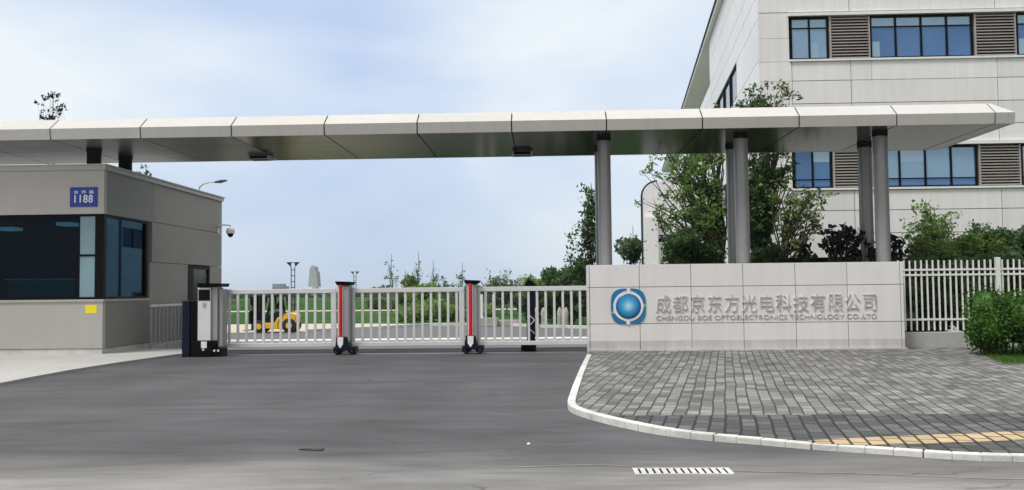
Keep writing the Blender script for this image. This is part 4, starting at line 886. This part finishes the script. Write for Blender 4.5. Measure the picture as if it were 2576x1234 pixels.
for i, (px, py, Yd, rx, rz, m_, lab) in enumerate((
        (1022, 735, 80, 1.1, 1.9, 'leafy', 'rounded yellow green shrub beside the leftmost bare sapling'), (1060, 757, 78, 2.2, 1.7, 'leaf', 'green shrub below the curved bare sapling'), (1130, 748, 82, 2.6, 2.2, 'leafg', 'pale grey green shrub left of the right red post'),
        (1235, 740, 84, 2.6, 1.9, 'leafg', 'pale feathery shrub just right of the right red post'), (1295, 742, 84, 2.4, 1.7, 'leafg', 'pale feathery shrub left of the dark hedge mass'),
        (1355, 735, 66, 2.2, 1.5, 'leaf', 'domed green bush behind the black gate post'), (1405, 728, 64, 1.8, 1.9, 'leafd', 'tall dark bush behind the right gate leaf'), (1450, 722, 60, 1.4, 2.2, 'leafd', 'dark bush at the left end of the sign wall'),
        (960, 768, 110, 2.6, 1.2, 'leafd', 'low dark shrub far off between the lamp posts'), (1190, 785, 70, 2.4, 1.1, 'leaf', 'low green shrub directly behind the right red post'), (1075, 792, 68, 3.2, .7, 'leaf', 'low wide shrub row behind the middle gate leaf'))):
    Yd_ = Yd; c = P(px, py, Yd); shrub('distant_shrub', lab, 'bush', c, (rx, rx * .7, rz), M[m_], 2600 if m_ != 'leafg' else 1500, .17, 70 + i, group='shrubs beyond the gate', lumps=9, core=(m_ != 'leafg'))
for i, (px, w_) in enumerate(((1345, 1.4), (1385, 1.6), (1425, 1.5), (1462, 1.3))):
    c = P(px, 775, 58); shrub('clipped_hedge', ('leftmost', 'second', 'third', 'rightmost')[i] + ' of the dark hedge clumps behind the right gate leaf', 'hedge', (c.x, 58, .35), (w_, .8, 1.0), M['leafd'], 2600, .14, 90 + i, group='dark hedge clumps behind the gate', box=True, lumps=16)
for i, px in enumerate((1349, 1367, 1408, 1424)):
    Yb = 54.6; c = P(px, 800, Yb); mb = MB(); mb.tube([(c.x, Yb, -.7), (c.x, Yb, -.1), (c.x, Yb, .15), (c.x, Yb, .32), (c.x, Yb, .5)], [.16, .13, .16, .12, .03], 12)
    tag(mb.build('stone_bollard', M['stone'], smooth=True, loc=(c.x, Yb, -.7)), 'pale stone bollard, ' + ('leftmost', 'second', 'third', 'rightmost')[i] + ' of four before the dark hedge', 'bollard', 'pale stone bollards before the hedge')
for i, px in enumerate((1212, 1243)):
    Yb = 60; c = P(px, 800, Yb); mb = MB(); mb.tube([(c.x, Yb, -.7), (c.x, Yb, az(741, Yb, px))], .1, 10); mb.box(c.x - .25, c.x + .25, Yb - .2, Yb + .2, -.7, -.3)
    tag(mb.build('white_post', M['white'], loc=(c.x, Yb, -.7)), ('left' if i == 0 else 'right') + ' one of two slim white posts right of the red striped post', 'post', 'slim white posts beyond the gate')

mb = MB(); a = ax(1200, 57, 820); b_ = ax(1312, 57, 820); mb.box(a, b_, 57, 57.6, -.7, az(806, 57, 1250)); mb.box(a, a + 1.3, 56.6, 57, -.7, az(800, 57, 1210)); tag(mb.build('low_wall', M['stone'], bevel=.03, loc=(a, 57, -.7)), 'low broken pale stone edging on the far side of the inner road', 'wall')

# ------------------------------------------------------------------ lamp posts beyond the gate
def truss_lamp(px, Yd, lab, src=None):
    c = P(px, 760, Yd)
    if src: r = copy_tree(src); r.location = (c.x, Yd, -.7); r['label'] = lab; return r
    r = empty('lamp_post', (c.x, Yd, -.7)); tag(r, lab, 'lamp post', 'trussed lamp posts beyond the gate'); H = 5.4
    mb = MB()
    for s in (-1, 1): mb.box(c.x + s * .19 - .035, c.x + s * .19 + .035, Yd - .05, Yd + .05, -.7, -.7 + H - .55)
    z = .2
    while z < H - .5: mb.box(c.x - .155, c.x + .155, Yd - .03, Yd + .03, z - .7, z - .62); z += .62
    mb.build('mast', M['wire'], r)
    mb = MB(); zt = -.7 + H
    for s in (-1, 1): mb.tube([(c.x + s * .19, Yd, zt - .6), (c.x + s * .3, Yd, zt - .35), (c.x + s * .62, Yd, zt - .05)], [.05, .06, .05], 6)
    mb.box(c.x - .67, c.x + .67, Yd - .25, Yd + .25, zt - .06, zt); mb.hexa([(c.x - .32, Yd - .1, zt - .3), (c.x - .22, Yd - .1, zt - .35), (c.x - .22, Yd + .1, zt - .35), (c.x - .32, Yd + .1, zt - .3)], [(c.x - .6, Yd - .1, zt - .062), (c.x - .2, Yd - .1, zt - .062), (c.x - .2, Yd + .1, zt - .062), (c.x - .6, Yd + .1, zt - .062)])
    mb.hexa([(c.x + .22, Yd - .1, zt - .35), (c.x + .32, Yd - .1, zt - .3), (c.x + .32, Yd + .1, zt - .3), (c.x + .22, Yd + .1, zt - .35)], [(c.x + .2, Yd - .1, zt - .062), (c.x + .6, Yd - .1, zt - .062), (c.x + .6, Yd + .1, zt - .062), (c.x + .2, Yd + .1, zt - .062)])
    mb.build('lamp_head', M['wire'], r); return r
l1 = truss_lamp(737, 96, 'nearest trussed black lamp post, standing behind the forklift')
truss_lamp(893, 146, 'middle trussed lamp post, just right of the left red post', l1); truss_lamp(997, 230, 'farthest and smallest trussed lamp post among the bare saplings', l1)
# curved street lamp behind the booth
Yl = 60; a = P(498, 480, Yl); b_ = P(572, 454, Yl)
SLp = empty('street_lamp', (a.x, Yl, -.7)); tag(SLp, 'curved arm street lamp showing over the booth roof', 'street lamp')
mb = MB(); mb.tube([(a.x, Yl, -.7), (a.x, Yl, a.z - .2), P(503, 471, Yl), P(511, 464, Yl), P(524, 460, Yl), P(542, 458.5, Yl)], [.12, .08, .05, .045, .04, .035], 10); mb.build('pole', M['alu_dk'], SLp, smooth=True)
mb = MB(); p0, p1, p2 = P(540, 459, Yl), P(556, 457, Yl), P(571, 454.5, Yl); mb.tube([p0, p1, p2], [.06, .12, .05], 10); mb.build('lamp_head', M['wire'], SLp, smooth=True)
# far tower and block
Yt = 420; TW = empty('distant_tower', (*P(787, 700, Yt).xy, -.7)); tag(TW, 'tall pale grey tapering tower far off in the haze', 'tower')
def q3(px, py, Yy=Yt): return P(px, py, Yy)
mb = MB(); pts = [q3(775, 722), q3(799, 722), q3(799, 718), q3(796.5, 684), q3(793.5, 683.5), q3(792, 672), q3(788, 668), q3(783, 670), q3(779, 676)]; mb.prism(pts, (0, 6, 0)); mb.build('body', M['tower'], TW)
mb = MB(); mb.prism([q3(785, 723), q3(790, 723), q3(790, 742), q3(785, 742)][::-1], (0, 4, 0)); mb.prism([q3(790.5, 742), q3(807, 742), q3(804, 731), q3(797, 727), q3(794, 723), q3(790.5, 723)], (0, 5, 0)); mb.build('base', M['tower'], TW)
Yt2 = 520; a, b_ = q3(685, 742, Yt2), q3(713, 714, Yt2)
mb = MB(); mb.box(a.x, b_.x, Yt2, Yt2 + 12, -.7, b_.z - 1.5)
for i in range(7): w_ = (b_.x - a.x) / 7; mb.box(a.x + i * w_, a.x + i * w_ + w_ * .7, Yt2, Yt2 + 6, b_.z - 1.5, b_.z - (.8 if i % 2 else .1))
DB = mb.build('distant_building', M['far'], loc=(a.x, Yt2, -.7)); tag(DB, 'small bluish block with a notched roof just visible over the forklift', 'building')
mb = MB()
for i in range(6):
    for j in range(3): w_ = (b_.x - a.x) / 6; mb.box(a.x + i * w_ + .2, a.x + i * w_ + w_ * .6, Yt2 - .1, Yt2 - .02, b_.z - 3 - j * 1.6, b_.z - 2.1 - j * 1.6)
mb.build('window', M['wire'], DB, loc=(a.x, Yt2, -.7))
# far treeline
rnd = random.Random(99)
v, f = [], []; sp = []
for i in range(9000):
    x = rnd.uniform(-260, 200); h = 2.2 + 2.4 * noise.noise(Vector((x * .06, 3, 0))) + 1.5 * noise.noise(Vector((x * .25, 9, 0))); sp.append(Vector((x, 330 + rnd.uniform(-5, 5), -.7 + rnd.random() * max(.6, h))))
o = fol('far_woods', sp, 1.1, M['leafd'], None, rnd); tag(o, 'low hazy line of trees along the far edge of the field', 'woods', kind='stuff')
# low earth bank in the field
mb = MB(); n = 40
for i in range(n):
    x0, x1 = -60 + i * 3, -57 + i * 3
    h0, h1 = [.9 + .5 * noise.noise(Vector((x * .08, 0, 0))) for x in (x0, x1)]
    mb.hexa([(x0, 120, -.72), (x1, 120, -.72), (x1, 150, -.72), (x0, 150, -.72)], [(x0, 128, -.7 + h0), (x1, 128, -.7 + h1), (x1, 140, -.7 + h1), (x0, 140, -.7 + h0)])
struct(mb, 'grass_bank', M['grass'])
mb = MB(); mb.sheet([(-60, 104, -.69), (40, 100, -.69), (40, 106, -.69), (-60, 110, -.69)]); struct(mb, 'dirt_track', M['sand'])

# ------------------------------------------------------------------ forklift
FYk = 51.2; c = P(690, 820, FYk); u = FYk / F
FK = empty('forklift', (c.x, FYk, -.7)); tag(FK, 'yellow and black forklift parked on the pale yard beyond the gate', 'forklift')
def fx(px): return at(px, 800, FYk)[0]
def fz(py): return at(690, py, FYk)[1]
y0, y1 = FYk - .55, FYk + .55; zg = -.7
def prof(pts, ya, yb): mb = MB(); mb.prism([(fx(px), ya, fz(py)) for px, py in pts], (0, yb - ya, 0)); return mb
prof([(707, 828), (748, 828), (750, 812), (749, 800), (751, 797), (750, 792), (744, 788), (728, 787), (722, 793), (716, 806), (707, 812)], y0 + .02, y1 - .02).build('counterweight', M['yellow'], FK, bevel=.05)
prof([(672, 826), (706, 828), (706, 812), (712, 800), (718, 792), (704, 800), (698, 812), (672, 812)], y0 - .01, y1 + .01).build('body', M['yellow'], FK, bevel=.03)
prof([(664, 811), (697, 811), (703, 800), (710, 792), (700, 786), (688, 788), (676, 796), (664, 798)], y0 + .1, y1 - .1).build('floor', M['dark'], FK, bevel=.02)
s_ = prof([(690, 786), (712, 784), (716, 778), (700, 778)], y0 + .22, y1 - .22).build('seat', M['seatteal'], FK, bevel=.02)
prof([(699, 780), (711, 780), (710, 764), (704, 758), (700, 766)], y0 + .28, y1 - .28).build('seat_back', M['black'], s_, bevel=.02)
mb = MB(); r_ = .075
for y in (y0 + .06, y1 - .06):
    mb.tube([(fx(664), y, fz(800)), (fx(668), y, fz(785)), (fx(677), y, fz(748)), (fx(680), y, fz(744))], r_, 8); mb.tube([(fx(680), y, fz(744)), (fx(712), y, fz(743.5)), (fx(716), y, fz(748)), (fx(722), y, fz(788))], r_, 8)
    mb.tube([(fx(686), y, fz(745)), (fx(688), y, fz(775)), (fx(690), y, fz(800))], r_ * .8, 8)
for px in (682, 688, 694, 700, 706, 711): mb.tube([(fx(px), y0 + .06, fz(744)), (fx(px), y1 - .06, fz(744))], .03, 6)
mb.build('overhead_guard', M['dark'], FK)
mb = MB()
for y in (y0 + .2, y1 - .28):
    mb.box(fx(650), fx(655), y, y + .08, zg + .1, fz(743)); mb.box(fx(645), fx(649.5), y + .02, y + .1, zg + .15, fz(745))
for py in (745, 760, 780, 800, 822): mb.box(fx(646), fx(654), y0 + .28, y1 - .28, fz(py) - .08, fz(py))
mb.box(fx(647), fx(653), y0 + .12, y1 - .12, zg + .15, fz(750)); mb.box(fx(656), fx(664), y0 + .1, y1 - .1, zg + .25, fz(798)); mb.build('mast', M['black'], FK)
mb = MB(); mb.box(fx(640), fx(644.5), y0 + .02, y1 - .02, zg + .2, zg + .85); mb.box(fx(641), fx(643.5), y0 + .1, y1 - .1, zg + .86, zg + 1.9)
mb.box(fx(635), fx(639.9), y0 - .02, y1 + .02, zg + .5, zg + 1.25)
mb.build('carriage', M['black'], FK)
mb = MB(); z_ = zg + .12
for y in (y0 + .2, y1 - .32): mb.box(fx(616), fx(639.5), y, y + .12, z_, z_ + .04); mb.box(fx(637), fx(639.8), y, y + .12, z_, z_ + .6)
mb.build('fork', M['wire'], FK)
for px, rr in ((659, .36), (734, .40)):
    for y in (y0 - .06, y1 - .16):
        x = fx(px); mb = MB(); mb.tube([(x, y, zg + rr), (x, y + .02, zg + rr), (x, y + .2, zg + rr), (x, y + .22, zg + rr)], [rr * .9, rr, rr, rr * .9], 24); w_ = mb.build('wheel', M['tyre'], FK, smooth=True)
        mb = MB(); mb.tube([(x, y - .012, zg + rr), (x, y - .001, zg + rr)], rr * .45, 16); mb.build('rim', M['yellow'], w_)
mb = MB(); mb.tube([(fx(683), FYk, fz(800)), (fx(680), FYk, fz(782))], .025, 8); mb.tube([(fx(679.5), FYk, fz(780)), (fx(680.5), FYk, fz(783))], .17, 16); mb.build('steering_wheel', M['black'], FK)
prof([(655, 822), (671, 826), (671, 800), (664, 792), (656, 798)], y0 + .0, y1).build('front_fender', M['black'], FK, bevel=.02)
prof([(634, 747), (652, 747), (652, 772), (645, 778), (634, 765)], y0 + .2, y1 - .2).build('guard_plate', M['black'], FK)

# ------------------------------------------------------------------ haze
hz = bpy.data.materials.new('haze'); hz.use_nodes = True; t = hz.node_tree; t.nodes.remove(t.nodes['Principled BSDF'])
pv = nn(t, 'ShaderNodeVolumePrincipled'); pv.inputs['Color'].default_value = (.86, .92, 1, 1); pv.inputs['Density'].default_value = .00022; pv.inputs['Anisotropy'].default_value = .2
t.links.new(pv.outputs[0], t.nodes['Material Output'].inputs['Volume'])
mb = MB(); mb.box(-2600, 2600, -500, 2600, -1.8, 18.5); o = mb.build('haze', hz); tag(o, 'thin pale haze over the whole place', 'haze', kind='stuff')

for o in bpy.data.objects:
    if '_w' in o: del o['_w']
